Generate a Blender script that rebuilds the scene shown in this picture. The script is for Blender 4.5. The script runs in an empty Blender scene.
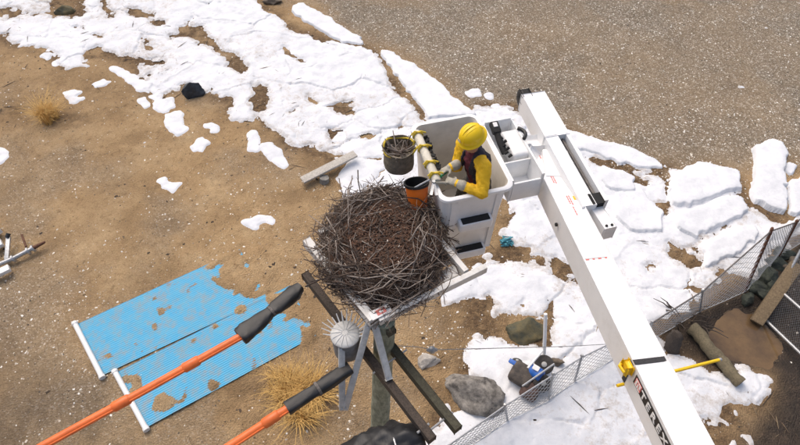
import bpy, bmesh, math, random
import numpy as np
from mathutils import Vector as V, Matrix as M

# ------------------------------------------------------------------ camera, world, sun
scn = bpy.context.scene
F, TH, H = 560.0, math.radians(52), 10.64          # focal length in photo pixels, downward pitch, height above ground
cam = bpy.data.cameras.new('camera'); co = bpy.data.objects.new('camera', cam)
scn.collection.objects.link(co); scn.camera = co
cam.sensor_width = 36; cam.lens = 36 * F / 800; cam.clip_start = 0.1; cam.clip_end = 2000
co.location = (0, 0, H); co.rotation_euler = (math.pi / 2 - TH, 0, 0)
SUN_EL, SUN_AZ = math.radians(58), math.radians(-35)     # azimuth from +Y towards +X
w = bpy.data.worlds.new('World'); scn.world = w; w.use_nodes = True
nt = w.node_tree; sky = nt.nodes.new('ShaderNodeTexSky'); sky.sky_type = 'NISHITA'; sky.sun_disc = False
sky.sun_elevation = SUN_EL; sky.sun_rotation = SUN_AZ; sky.air_density = 1.0; sky.dust_density = 7.0; sky.ozone_density = 0.8
bg = nt.nodes['Background']; bg.inputs['Strength'].default_value = 0.13
nt.links.new(sky.outputs[0], bg.inputs['Color'])
sd = bpy.data.lights.new('sun', 'SUN'); sd.energy = 0.55; sd.angle = math.radians(60); sd.color = (1, .975, .945)
so = bpy.data.objects.new('sun', sd); scn.collection.objects.link(so)
sdir = V((math.sin(SUN_AZ) * math.cos(SUN_EL), math.cos(SUN_AZ) * math.cos(SUN_EL), math.sin(SUN_EL)))
so.rotation_euler = (-sdir).to_track_quat('-Z', 'Y').to_euler(); so.location = (0, 0, 30)
scn.view_settings.view_transform = 'Standard'; scn.view_settings.look = 'None'
scn.view_settings.exposure = 0.38; scn.view_settings.gamma = 1

# ------------------------------------------------------------------ helpers
random.seed(7); rng = np.random.default_rng(11)
COL = scn.collection
def P(px, py, Z=0.0):
    a = (px - 400) / F; b = -(py - 222.5) / F
    d = V((a, math.cos(TH) + b * math.sin(TH), -math.sin(TH) + b * math.cos(TH)))
    return V((0, 0, H)) + d * ((Z - H) / d.z)
_tab = rng.random((256, 256))
def vn(x, y, s=0):
    x = np.asarray(x, float) + s * 17.31; y = np.asarray(y, float) + s * 9.17
    xi = np.floor(x).astype(int); yi = np.floor(y).astype(int); fx = x - xi; fy = y - yi
    fx = fx * fx * (3 - 2 * fx); fy = fy * fy * (3 - 2 * fy)
    g = lambda i, j: _tab[(i + s * 13) & 255, (j + s * 7) & 255]
    return (g(xi, yi) * (1 - fx) + g(xi + 1, yi) * fx) * (1 - fy) + (g(xi, yi + 1) * (1 - fx) + g(xi + 1, yi + 1) * fx) * fy
def fbm(x, y, s=0, o=4):
    t = 0; a = .5; n = 0
    for k in range(o):
        t = t + a * vn(x * 2 ** k, y * 2 ** k, s + k); n += a; a *= .55
    return t / n
def inpoly(X, Y, poly):
    r = np.zeros(X.shape, bool); n = len(poly)
    for i in range(n):
        x0, y0 = poly[i]; x1, y1 = poly[(i + 1) % n]
        if y0 == y1: continue
        c = ((y0 > Y) != (y1 > Y)) & (X < (x1 - x0) * (Y - y0) / (y1 - y0) + x0)
        r ^= c
    return r
def wpoly(pix): return [tuple(P(a, b))[:2] for a, b in pix]
def blur(a, r, it=2):
    for _ in range(it):
        for ax in (0, 1):
            c = np.cumsum(np.pad(a, [(r + 1, r) if k == ax else (0, 0) for k in (0, 1)], mode='edge'), axis=ax)
            n = 2 * r + 1
            a = ((c[n:] - c[:-n]) if ax == 0 else (c[:, n:] - c[:, :-n])) / n
    return a
def sst(a, b, x): t = np.clip((x - a) / (b - a), 0, 1); return t * t * (3 - 2 * t)

def mat(name, col, rough=.6, metal=0, var=0.0, scale=8, bump=0.0, bscale=40, col2=None, spec=.5, mixlo=.35, mixhi=.65, detail=6, coord='Object', transl=0):
    m = bpy.data.materials.new(name); m.use_nodes = True; n = m.node_tree.nodes; l = m.node_tree.links
    b = n['Principled BSDF']; b.inputs['Roughness'].default_value = rough; b.inputs['Metallic'].default_value = metal
    b.inputs['Specular IOR Level'].default_value = spec
    b.inputs['Base Color'].default_value = (*col, 1)
    if transl: b.inputs['Transmission Weight'].default_value = transl
    tc = n.new('ShaderNodeTexCoord')
    if var or col2:
        no = n.new('ShaderNodeTexNoise'); no.inputs['Scale'].default_value = scale; no.inputs['Detail'].default_value = detail; no.inputs['Roughness'].default_value = .65
        l.new(tc.outputs[coord], no.inputs['Vector'])
        cr = n.new('ShaderNodeValToRGB'); cr.color_ramp.elements[0].position = mixlo; cr.color_ramp.elements[1].position = mixhi
        c2 = col2 if col2 else tuple(c * (1 - var) for c in col)
        c1 = col if col2 else tuple(min(1, c * (1 + var * .5)) for c in col)
        cr.color_ramp.elements[0].color = (*c2, 1); cr.color_ramp.elements[1].color = (*c1, 1)
        l.new(no.outputs['Fac'], cr.inputs['Fac']); l.new(cr.outputs['Color'], b.inputs['Base Color'])
    if bump:
        nb = n.new('ShaderNodeTexNoise'); nb.inputs['Scale'].default_value = bscale; nb.inputs['Detail'].default_value = 5
        l.new(tc.outputs[coord], nb.inputs['Vector'])
        bu = n.new('ShaderNodeBump'); bu.inputs['Strength'].default_value = bump; bu.inputs['Distance'].default_value = .02
        l.new(nb.outputs['Fac'], bu.inputs['Height']); l.new(bu.outputs['Normal'], b.inputs['Normal'])
    return m
def wood_mat(name, c1, c2, axis_scale=(3, 3, 40)):
    m = mat(name, c1, .85); n = m.node_tree.nodes; l = m.node_tree.links; b = n['Principled BSDF']
    tc = n.new('ShaderNodeTexCoord'); mp = n.new('ShaderNodeMapping'); mp.inputs['Scale'].default_value = axis_scale
    no = n.new('ShaderNodeTexNoise'); no.inputs['Scale'].default_value = 2; no.inputs['Detail'].default_value = 8; no.inputs['Roughness'].default_value = .7
    cr = n.new('ShaderNodeValToRGB'); cr.color_ramp.elements[0].position = .35; cr.color_ramp.elements[1].position = .65
    cr.color_ramp.elements[0].color = (*c2, 1); cr.color_ramp.elements[1].color = (*c1, 1)
    l.new(tc.outputs['Object'], mp.inputs['Vector']); l.new(mp.outputs[0], no.inputs['Vector']); l.new(no.outputs['Fac'], cr.inputs['Fac']); l.new(cr.outputs[0], b.inputs['Base Color'])
    bu = n.new('ShaderNodeBump'); bu.inputs['Strength'].default_value = .6; bu.inputs['Distance'].default_value = .01
    l.new(no.outputs['Fac'], bu.inputs['Height']); l.new(bu.outputs[0], b.inputs['Normal'])
    return m

def box(bm, c, size, R=None, bev=0, seg=2, taper=None):
    g = bmesh.ops.create_cube(bm, size=1); vs = g['verts']
    for v in vs:
        k = 1.0
        if taper and v.co.z < 0: v.co.x *= taper; v.co.y *= taper
        v.co = V((v.co.x * size[0], v.co.y * size[1], v.co.z * size[2]))
        if R: v.co = R @ v.co
        v.co += V(c)
    if bev:
        es = list({e for v in vs for e in v.link_edges})
        bmesh.ops.bevel(bm, geom=es, offset=bev, segments=seg, affect='EDGES', profile=.6)
def beam(bm, p0, p1, wd, ht, up=V((0, 0, 1)), bev=.004):
    p0 = V(p0); p1 = V(p1); d = (p1 - p0); L = d.length; d.normalize()
    x = d.cross(up).normalized(); z = x.cross(d).normalized()
    R = M((x, d, z)).transposed()
    box(bm, (p0 + p1) / 2, (wd, L, ht), R, bev)
def tube(bm, pts, r, n=8, cap=True):
    pts = [V(p) for p in pts]; rs = r if isinstance(r, (list, tuple)) else [r] * len(pts)
    rings = []; ref = None
    for i, p in enumerate(pts):
        d = (pts[min(i + 1, len(pts) - 1)] - pts[max(i - 1, 0)]).normalized()
        if ref is None:
            ref = d.orthogonal().normalized()
        ref = (ref - d * ref.dot(d)).normalized(); q = d.cross(ref)
        rings.append([bm.verts.new(p + (ref * math.cos(2 * math.pi * k / n) + q * math.sin(2 * math.pi * k / n)) * rs[i]) for k in range(n)])
    for a, b in zip(rings, rings[1:]):
        for k in range(n): bm.faces.new((a[k], a[(k + 1) % n], b[(k + 1) % n], b[k]))
    if cap:
        bm.faces.new(rings[0][::-1]); bm.faces.new(rings[-1])
def lathe(bm, prof, n=24, X=None, wob=0, caps=True):
    rings = []
    for r, z in prof:
        ring = []
        for k in range(n):
            a = 2 * math.pi * k / n; rr = r * (1 + wob * math.sin(3 * a + z * 9) + wob * .6 * math.sin(7 * a + z * 23))
            p = V((rr * math.cos(a), rr * math.sin(a), z)); ring.append(bm.verts.new(X @ p if X else p))
        rings.append(ring)
    for a, b in zip(rings, rings[1:]):
        for k in range(n): bm.faces.new((a[k], a[(k + 1) % n], b[(k + 1) % n], b[k]))
    if caps and prof[0][0] > 1e-4: bm.faces.new(rings[0][::-1])
    if caps and prof[-1][0] > 1e-4: bm.faces.new(rings[-1])
def poly_prism(bm, pts, h):
    """flat polygon (3-D points, CCW from outside) extruded by vector h"""
    a = [bm.verts.new(V(p)) for p in pts]; b = [bm.verts.new(V(p) + h) for p in pts]; n = len(pts)
    bm.faces.new(b); bm.faces.new(a[::-1])
    for k in range(n): bm.faces.new((a[k], a[(k + 1) % n], b[(k + 1) % n], b[k]))
def wloc(o):
    v = V((0, 0, 0))
    while o: v += o.location; o = o.parent
    return v
def setp(o, label=None, cat=None, group=None, kind=None):
    if label: o['label'] = label
    if cat: o['category'] = cat
    if group: o['group'] = group
    if kind: o['kind'] = kind
    return o
def obj(name, bm, m, parent=None, smooth=False, origin=None, **kw):
    me = bpy.data.meshes.new(name)
    off = wloc(parent) if parent else (V(origin) if origin is not None else V((0, 0, 0)))
    bmesh.ops.recalc_face_normals(bm, faces=bm.faces[:])
    for v in bm.verts: v.co -= off
    bm.to_mesh(me); bm.free()
    if m: 
        for mm in (m if isinstance(m, (list, tuple)) else [m]): me.materials.append(mm)
    if smooth:
        me.polygons.foreach_set('use_smooth', [True] * len(me.polygons))
        if smooth != 'all': me.set_sharp_from_angle(angle=math.radians(40))
    o = bpy.data.objects.new(name, me); COL.objects.link(o)
    if parent: o.parent = parent
    elif origin is not None: o.location = V(origin)
    return setp(o, **kw)
def thing(name, loc, label, cat, group=None):
    o = bpy.data.objects.new(name, None); COL.objects.link(o); o.location = V(loc); o.empty_display_size = .1
    return setp(o, label, cat, group)
def np_mesh(name, verts, faces, m, smooth=True):
    me = bpy.data.meshes.new(name); nv = len(verts); nf = len(faces); k = faces.shape[1]
    me.vertices.add(nv); me.vertices.foreach_set('co', np.ascontiguousarray(verts, dtype=np.float32).ravel())
    me.loops.add(nf * k); me.loops.foreach_set('vertex_index', np.ascontiguousarray(faces, dtype=np.int32).ravel())
    me.polygons.add(nf); me.polygons.foreach_set('loop_start', np.arange(0, nf * k, k, dtype=np.int32))
    me.polygons.foreach_set('loop_total', np.full(nf, k, dtype=np.int32))
    if smooth: me.polygons.foreach_set('use_smooth', np.ones(nf, bool))
    me.update(calc_edges=True); me.validate()
    if m: me.materials.append(m)
    o = bpy.data.objects.new(name, me); COL.objects.link(o); return o
B = bmesh.new

# ------------------------------------------------------------------ materials
white_frp = mat('white_gelcoat', (.86, .865, .865), .3, var=.04, scale=3, bump=.05, bscale=30)
white_dirty = mat('white_weathered', (.74, .73, .70), .6, col2=(.5, .48, .44), scale=9, mixlo=.25, mixhi=.5, bump=.15)
bucket_in = mat('bucket_liner', (.80, .75, .66), .5, col2=(.66, .61, .53), scale=5, mixlo=.3, mixhi=.6)
black_pad = mat('black_grip', (.018, .018, .018), .8, bump=.5, bscale=150)
black_rub = mat('black_rubber', (.016, .017, .019), .5, var=.4, scale=9, bump=.25, bscale=12)
orange = mat('orange_line_hose', (.80, .17, .035), .42, var=.18, scale=6)
yellow = mat('yellow_plastic', (.86, .56, .015), .4, var=.08, scale=10)
yellow_hat = mat('yellow_hard_hat', (.88, .60, .01), .28, var=.03)
yellow_rope = mat('yellow_rope', (.78, .58, .06), .8, bump=.5, bscale=200)
galv = mat('galvanised_steel', (.46, .47, .48), .45, .6, var=.25, scale=25)
wire_m = mat('fence_wire', (.38, .39, .40), .5, .5)
rust = mat('rusty_steel', (.16, .075, .045), .85, var=.5, scale=30, bump=.4)
frp_bar = mat('grey_fibreglass', (.60, .61, .60), .4, col2=(.42, .43, .42), scale=14)
brown_arm = wood_mat('weathered_brown_timber', (.095, .072, .056), (.035, .028, .023), (30, 30, 30))
green_pole = wood_mat('green_treated_timber', (.34, .365, .275), (.13, .15, .11), (9, 9, 3))
mossy = wood_mat('mossy_timber', (.085, .082, .052), (.04, .034, .025), (22, 22, 22))
grey_wood = wood_mat('driftwood_grey', (.56, .53, .48), (.36, .33, .29), (12, 12, 12))
tan_wood = wood_mat('tan_timber', (.27, .20, .115), (.14, .10, .06), (14, 14, 14))
olive_wood = wood_mat('algae_timber', (.20, .165, .10), (.10, .082, .05), (14, 14, 14))
rock_m = mat('grey_rock', (.34, .315, .28), .9, col2=(.085, .078, .07), mixlo=.36, mixhi=.66, scale=7, bump=.9, bscale=14, detail=9)
rock_moss = mat('mossy_rock', (.16, .125, .055), .9, col2=(.055, .062, .048), scale=3.5, bump=.8, bscale=14)
rock_green = mat('dark_green_rock', (.075, .085, .062), .85, col2=(.028, .034, .028), scale=6, bump=.8, bscale=16)
rock_brown = mat('brown_rock', (.20, .16, .12), .9, col2=(.10, .08, .06), scale=6, bump=.8, bscale=16)
sky_blue = mat('blue_poly_sheet', (.035, .36, .62), .5, col2=(.08, .36, .54), scale=3.2, bump=.1, bscale=25, mixlo=.3, mixhi=.7)
def smear(m, col, scale, lo, hi, amt):
    n_ = m.node_tree.nodes; l_ = m.node_tree.links; b_ = n_['Principled BSDF']; src = b_.inputs['Base Color'].links[0].from_socket
    tc_ = n_.new('ShaderNodeTexCoord'); no_ = n_.new('ShaderNodeTexNoise'); no_.inputs['Scale'].default_value = scale; no_.inputs['Detail'].default_value = 9; no_.inputs['Roughness'].default_value = .75
    l_.new(tc_.outputs['Object'], no_.inputs['Vector']); mr = n_.new('ShaderNodeMapRange'); mr.inputs[1].default_value = lo; mr.inputs[2].default_value = hi; mr.inputs[4].default_value = amt
    l_.new(no_.outputs['Fac'], mr.inputs[0]); mx_ = n_.new('ShaderNodeMix'); mx_.data_type = 'RGBA'; l_.new(mr.outputs[0], mx_.inputs[0]); l_.new(src, mx_.inputs[6]); mx_.inputs[7].default_value = (*col, 1); l_.new(mx_.outputs[2], b_.inputs['Base Color'])
smear(sky_blue, (.33, .25, .16), 4.5, .47, .74, .85)
smear(white_frp, (.55, .53, .49), 3.5, .50, .85, .55)
smear(green_pole, (.45, .45, .36), 7, .52, .7, .6)
white_pvc = mat('white_pvc', (.80, .80, .79), .4, var=.06, scale=6)
canvas = mat('brown_canvas', (.25, .215, .16), .9, var=.35, scale=20, bump=.5, bscale=60)
twig_a = mat('twig_grey', (.30, .255, .22), .9, var=.45, scale=9)
twig_b = mat('twig_brown', (.125, .088, .066), .9, var=.5, scale=9)
twig_c = mat('twig_dark', (.055, .039, .031), .9, var=.5, scale=9)
litter_m = mat('nest_litter', (.16, .082, .048), .95, col2=(.05, .03, .021), scale=30, bump=1, bscale=90)
straw = mat('dry_grass', (.72, .47, .16), .85, col2=(.52, .32, .10), scale=20)
skin_m = mat('skin', (.43, .24, .165), .55)
jacket = mat('yellow_jacket', (.84, .50, .012), .75, var=.12, scale=9, bump=.5, bscale=28)
vest_m = mat('dark_vest', (.028, .026, .04), .85, bump=.4, bscale=50)
maroon = mat('maroon_cloth', (.12, .02, .03), .85, bump=.4, bscale=50)
trousers = mat('grey_trousers', (.09, .085, .075), .9, bump=.4, bscale=40)
glove_m = mat('grey_leather_glove', (.38, .36, .30), .85, var=.25, scale=25)
collar_m = mat('white_collar', (.7, .69, .66), .8)
green_m = mat('green_plastic', (.02, .22, .09), .45)
red_dec = mat('red_print', (.66, .17, .15), .5)
black_dec = mat('black_print', (.02, .02, .022), .45)
blue_m = mat('blue_plastic', (.02, .12, .46), .45, var=.25, scale=14)
teal_m = mat('teal_rope', (.08, .30, .36), .7)
dark_pl = mat('charcoal_plastic', (.028, .036, .046), .55, var=.3, scale=6)
tyre_m = mat('muddy_tyre', (.055, .05, .046), .9, var=.4, scale=14, bump=.4)
cartb_m = mat('muddy_cart_body', (.115, .095, .078), .9, col2=(.05, .045, .042), scale=7, bump=.5)
rust_br = mat('red_brown_rag', (.10, .062, .052), .9, var=.4, scale=12)

# ------------------------------------------------------------------ layout polygons (photo pixels, laid onto the ground)
MAIN = [[(438, 300), (448, 276), (480, 262), (508, 250), (520, 262), (500, 272), (486, 290), (462, 296), (446, 306)],
    [(-170, -60), (225, -60), (262, 0), (268, 10), (285, 25), (310, 38), (330, 40), (352, 46), (366, 44), (378, 62), (392, 82), (410, 100), (420, 114), (440, 113), (470, 113), (500, 112), (540, 118), (560, 130), (575, 145), (560, 190), (540, 205), (500, 195), (400, 195), (372, 196), (346, 190), (338, 172), (328, 154), (312, 145), (296, 150), (284, 138), (268, 122), (250, 116), (236, 118), (225, 104), (207, 87), (196, 82), (174, 84), (170, 92), (158, 96), (150, 92), (152, 78), (136, 70), (126, 56), (112, 48), (102, 40), (94, 30), (80, 20), (54, 14), (28, 10), (0, 6), (-170, 0)],
    [(-60, 10), (0, 17), (12, 20), (29, 16), (56, 16), (67, 20), (88, 32), (95, 42), (88, 50), (79, 56), (90, 68), (79, 64), (73, 70), (63, 66), (63, 56), (53, 51), (41, 44), (29, 44), (18, 39), (6, 29), (-60, 25)],
    [(545, 140), (575, 146), (600, 152), (650, 172), (690, 170), (737, 176), (745, 195), (770, 215), (800, 222), (960, 190), (960, 225), (800, 232), (770, 246), (745, 270), (700, 288), (660, 312), (640, 322), (615, 345), (470, 460), (428, 460), (432, 437), (455, 415), (468, 410), (490, 416), (507, 402), (505, 385), (495, 377), (465, 372), (445, 388), (443, 383), (458, 376), (473, 366), (470, 360), (457, 360), (462, 353), (480, 347), (477, 340), (490, 335), (500, 322), (495, 312), (500, 300), (492, 290), (480, 285), (490, 270), (505, 262), (500, 245), (510, 225), (520, 195)],
    [(420, 470), (600, 345), (640, 333), (664, 349), (678, 360), (706, 370), (734, 385), (739, 372), (755, 373), (772, 371), (776, 380), (765, 394), (766, 405), (755, 410), (753, 425), (738, 443), (730, 470)]]
HOLES = [[(176, 25), (198, 27), (210, 38), (213, 46), (199, 43), (179, 33)], [(229, 55), (240, 53), (248, 69), (240, 75), (230, 66)],
    [(169, 40), (180, 26), (191, 16), (193, 19), (182, 30), (172, 41)], [(300, 92), (317, 98), (321, 105), (309, 103)], [(329, 106), (355, 102), (358, 114), (337, 117)],
    [(284, 44), (293, 52), (308, 62), (297, 62), (284, 54)], [(251, 86), (269, 87), (263, 113), (252, 111)], [(258, -6), (275, 6), (300, 20), (328, 36), (320, 40), (300, 31), (280, 19), (264, 10)],
    [(359, 38), (367, 40), (386, 60), (378, 62)], [(379, 57), (388, 66), (398, 80), (418, 98), (426, 118), (420, 118), (400, 96), (386, 78)],
    [(329, 127), (346, 129), (344, 143), (332, 141)], [(298, 158), (320, 150), (346, 157), (341, 170), (315, 174), (299, 169)], [(100, 0), (108, -2), (116, 14), (108, 20)], [(50, -5), (84, -5), (84, 16), (56, 16)],
    [(125, 8), (140, 8), (156, 15), (150, 19), (130, 14)], [(207, 40), (222, 48), (234, 58), (228, 62), (214, 52)], [(140, 38), (150, 42), (152, 52), (142, 50)], [(138, 52), (150, 60), (166, 62), (164, 66), (146, 66)],
    [(498, 243), (520, 249), (545, 257), (576, 261), (572, 271), (540, 269), (508, 264)], [(551, 275), (570, 273), (582, 284), (572, 286), (560, 283)],
    [(665, 243), (681, 247), (698, 261), (690, 269), (672, 260)], [(638, 262), (655, 266), (656, 276), (644, 274)], [(640, 203), (655, 200), (669, 206), (668, 217), (650, 213)], [(494, 320), (520, 314), (548, 320), (550, 348), (500, 348)],
    [(590, 155), (618, 164), (642, 171), (664, 171), (668, 178), (640, 176), (612, 170), (592, 161)], [(665, 172), (672, 176), (670, 210), (664, 206)], [(738, 190), (749, 202), (770, 213), (790, 218), (780, 224), (752, 212), (740, 200)],
    [(693, 242), (722, 226), (735, 222), (725, 230), (698, 246)], [(720, 412), (738, 404), (752, 414), (750, 430), (730, 432)], [(684, 420), (700, 414), (712, 424), (700, 440), (686, 436)], [(706, 430), (726, 424), (730, 446), (706, 452)],
    [(518, 300), (527, 298), (530, 308), (520, 309)], [(545, 296), (552, 296), (553, 312), (547, 312)], [(606, 226), (618, 229), (616, 233), (606, 231)], [(628, 176), (650, 182), (646, 186), (628, 181)]]
PATCH = [  # isolated patches: polygon, label
    ([(107, 69), (118, 66), (126, 70), (140, 80), (152, 84), (151, 92), (138, 91), (125, 82), (117, 74)], 'elongated snow patch on sand just below the snow belt, left of the blue-black boulder'),
    ([(149, 97), (158, 93), (161, 101), (170, 96), (174, 105), (168, 111), (157, 111), (155, 102)], 'ragged snow patch on sand directly left of the blue-black boulder'),
    ([(162, 113), (180, 110), (187, 130), (178, 136), (164, 122)], 'teardrop snow patch on sand below and left of the blue-black boulder'),
    ([(191, 148), (202, 140), (213, 144), (202, 154)], 'small oval snow patch on open sand, right of the teardrop patch'),
    ([(155, 180), (162, 177), (169, 185), (180, 184), (175, 192), (162, 190)], 'curled little snow patch alone in the middle of the sand'),
    ([(242, 220), (257, 217), (277, 218), (272, 223), (250, 228), (244, 226)], 'thin flat snow streak on sand just left of the nest'),
    ([(-12, 146), (4, 149), (8, 155), (3, 163), (-12, 164)], 'rounded snow patch cut by the left edge of the photo'),
    ([(63, 92), (73, 89), (81, 92), (77, 96), (84, 98), (79, 103), (70, 104), (66, 97)], 'three-lobed snow patch on sand right of the small dry grass tuft'),
    ([(39, 54), (46, 52), (53, 56), (48, 59), (40, 58)], 'small snow patch under the left lobe of the snow belt'),
    ([(52, 60), (59, 60), (60, 65), (53, 64)], 'tiny snow patch touching the lower tip of the left snow lobe'),
    ([(92, 82), (104, 79), (109, 82), (98, 87)], 'small flat snow patch above right of the three-lobed patch'),
    ([(136, 98), (144, 98), (151, 105), (145, 109), (136, 102)], 'small pale snow patch left of the ragged patch'),
    ([(203, 124), (214, 122), (221, 131), (212, 133)], 'broken snow patch on sand below the blue-black boulder, near the belt'),
    ([(463, 92), (473, 89), (482, 92), (480, 97), (466, 97)], 'oval snow patch on the gravel above the bucket, biggest of three'),
    ([(483, 94), (491, 93), (493, 98), (486, 100)], 'middle of the three little snow patches on gravel above the bucket'),
    ([(490, 105), (498, 103), (501, 107), (494, 110)], 'small snow patch on gravel nearest the boom tip'),
    ([(249, 127), (256, 130), (264, 146), (258, 151), (249, 148)], 'narrow snow patch at the lower belt edge above the wood debris'),
    ([(264, 142), (272, 143), (283, 156), (290, 166), (286, 170), (274, 163), (266, 160)], 'tapered snow patch left of the weathered plank'),
    ([(330, 140), (338, 130), (344, 136), (340, 143)], 'small round snow cap among twigs above the weathered plank'),
]
SLAB = [
    ([(292, 6), (302, 5), (330, 19), (361, 37), (362, 43), (345, 43), (325, 34), (305, 22), (291, 12)], .12, 'long snow slab along the upper edge of the snow belt'),
    ([(381, 50), (388, 50), (418, 68), (438, 82), (450, 96), (469, 110), (474, 118), (428, 120), (416, 98), (396, 77), (382, 58)], .13, 'large tilted snow slab above the bucket, split off by a dark crack'),
    ([(540, 122), (575, 133), (600, 140), (630, 147), (655, 159), (662, 169), (640, 169), (615, 162), (590, 154), (560, 146)], .12, 'long snow slab running right from the boom along the gravel'),
    ([(672, 175), (697, 162), (737, 172), (740, 190), (719, 196), (679, 208), (671, 206), (670, 192)], .22, 'wide blocky snow slab right of the boom below the gravel'),
    ([(755, 152), (762, 146), (776, 144), (785, 156), (785, 213), (769, 209), (750, 198)], .32, 'tall upright snow block near the right edge, highest of the slabs'),
    ([(787, 163), (798, 166), (795, 176), (787, 174)], .12, 'small snow lump beside the tall snow block at the right edge'),
    ([(788, 186), (800, 178), (840, 176), (840, 216), (788, 214)], .22, 'snow slab cut by the right edge beside the tall block'),
    ([(678, 214), (719, 199), (742, 199), (746, 213), (722, 224), (693, 241), (678, 231)], .2, 'snow slab just below the wide blocky slab'),
    ([(602, 168), (618, 172), (636, 178), (632, 192), (610, 190), (598, 180)], .12, 'rounded snow slab beside the jib slot, under the long slab'),
    ([(616, 194), (640, 192), (662, 214), (660, 232), (630, 234), (612, 216)], .14, 'broad low snow slab right of the lower jib end'),
    ([(698, 246), (726, 234), (752, 226), (756, 240), (730, 258), (704, 270)], .16, 'snow slab nearest the rusty fence post'),
]
MUD = [(640, 324), (690, 308), (742, 282), (800, 228), (900, 180), (900, 520), (735, 520), (740, 440), (752, 424), (766, 402), (778, 378), (764, 366), (738, 388), (704, 372), (662, 350)]
POOL = [(702, 330), (722, 308), (745, 302), (768, 316), (786, 332), (789, 348), (780, 364), (762, 370), (735, 364), (712, 350)]
POOL2 = [(756, 392), (780, 382), (830, 372), (840, 460), (770, 462), (752, 430)]
WET = [[(-80, 320), (30, 335), (60, 360), (120, 395), (150, 445), (150, 520), (-80, 520)], [(-80, 300), (15, 330), (20, 370), (-80, 380)]]
GRAV = [[(300, -90), (900, -120), (900, 175), (790, 160), (740, 170), (690, 160), (660, 165), (560, 130), (470, 108), (430, 70), (330, 15)]]
GRAV2 = [[(-60, 250), (60, 260), (75, 330), (110, 385), (80, 410), (-60, 330)]]
PANEL = [[(77, 325), (103, 376), (270, 297), (240, 250)], [(117, 373), (147, 428), (316, 336), (290, 286)]]
SANDON = [[(214, 254), (262, 250), (276, 292), (258, 301), (232, 296), (216, 285), (220, 270)], [(150, 398), (168, 388), (190, 392), (184, 402), (162, 412), (148, 408)], [(262, 300), (300, 285), (320, 340), (302, 348), (304, 322), (284, 318), (270, 310)]]

def grow(p, f):
    cx = sum(a for a, b in p) / len(p); cy = sum(b for a, b in p) / len(p)
    return [(cx + (a - cx) * f, cy + (b - cy) * f) for a, b in p]
HOLES = [grow(p, 1.12) for p in HOLES] + [[(252, 114), (266, 119), (286, 138), (294, 160), (286, 160), (274, 142), (252, 126)], [(150, 15), (168, 20), (166, 30), (152, 26)], [(120, 52), (136, 58), (140, 68), (124, 64)], [(226, 92), (236, 98), (232, 110), (222, 104)]]
wP = {k: [wpoly(p) for p in v] for k, v in dict(main=MAIN, holes=HOLES, mud=[MUD], pool=[POOL], pool2=[POOL2], wet=WET, grav=GRAV, grav2=GRAV2, panel=PANEL, sandon=SANDON).items()}
X0, X1, Y0, Y1 = -17.0, 17.0, 1.2, 21.2
def grid(dx): 
    nx = int(round((X1 - X0) / dx)) + 1; ny = int(round((Y1 - Y0) / dx)) + 1
    return np.meshgrid(np.linspace(X0, X1, nx), np.linspace(Y0, Y1, ny), indexing='ij')
def anyp(X, Y, ps):
    m = np.zeros(X.shape, bool)
    for p in ps: m |= inpoly(X, Y, p)
    return m
DXG = .045
GX, GY = grid(DXG)
WX = GX + .30 * (fbm(GX * 1.1, GY * 1.1, 3) - .5) + .16 * (fbm(GX * 4, GY * 4, 5) - .5); WY = GY + .30 * (fbm(GX * 1.1, GY * 1.1, 8) - .5) + .16 * (fbm(GX * 4, GY * 4, 9) - .5)
pool_m = blur(anyp(WX, WY, wP['pool']).astype(float), 5)
pool2_m = blur(anyp(WX, WY, wP['pool2']).astype(float), 5)
mud_m = blur(anyp(WX, WY, wP['mud']).astype(float), 4)
pan_in = anyp(GX, GY, wP['panel'])
n1 = fbm(GX * 2.6, GY * 2.6, 21); n2 = fbm(GX * 6, GY * 6, 22)
patchy = (anyp(WX, WY, wP['sandon']).astype(float) * (n2 > .38)) + pan_in * (sst(.62, .66, n1 * .4 + n2 * .6) * .8 + .62 * sst(.60, .66, fbm(GX * 11, GY * 11, 23) * .6 + n1 * .4))
patchy = blur(np.clip(patchy, 0, 1), 1, 1)
GH = .10 * (fbm(GX * .35, GY * .35, 1) - .5) + .05 * (fbm(GX * 1.6, GY * 1.6, 2) - .5) + .03 * (fbm(GX * 6, GY * 6, 4, 3) - .5)
flat = blur(pan_in.astype(float), 8)
GH = GH * (1 - .85 * flat) + patchy * .05 - .16 * pool_m - .05 * pool2_m + .10 * pool2_m * (fbm(GX * 5, GY * 5, 7) - .5) + mud_m * .07 * (fbm(GX * 3, GY * 3, 6) - .5)
def G(x, y):
    i = (np.asarray(x) - X0) / DXG; j = (np.asarray(y) - Y0) / DXG
    i = np.clip(i, 0, GX.shape[0] - 1.001); j = np.clip(j, 0, GX.shape[1] - 1.001)
    a = np.floor(i).astype(int); b = np.floor(j).astype(int); u = i - a; v = j - b
    return (GH[a, b] * (1 - u) + GH[a + 1, b] * u) * (1 - v) + (GH[a, b + 1] * (1 - u) + GH[a + 1, b + 1] * u) * v
def PG(px, py, dz=0):
    p = P(px, py); p.z = float(G(p.x, p.y)) + dz; return p

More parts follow.
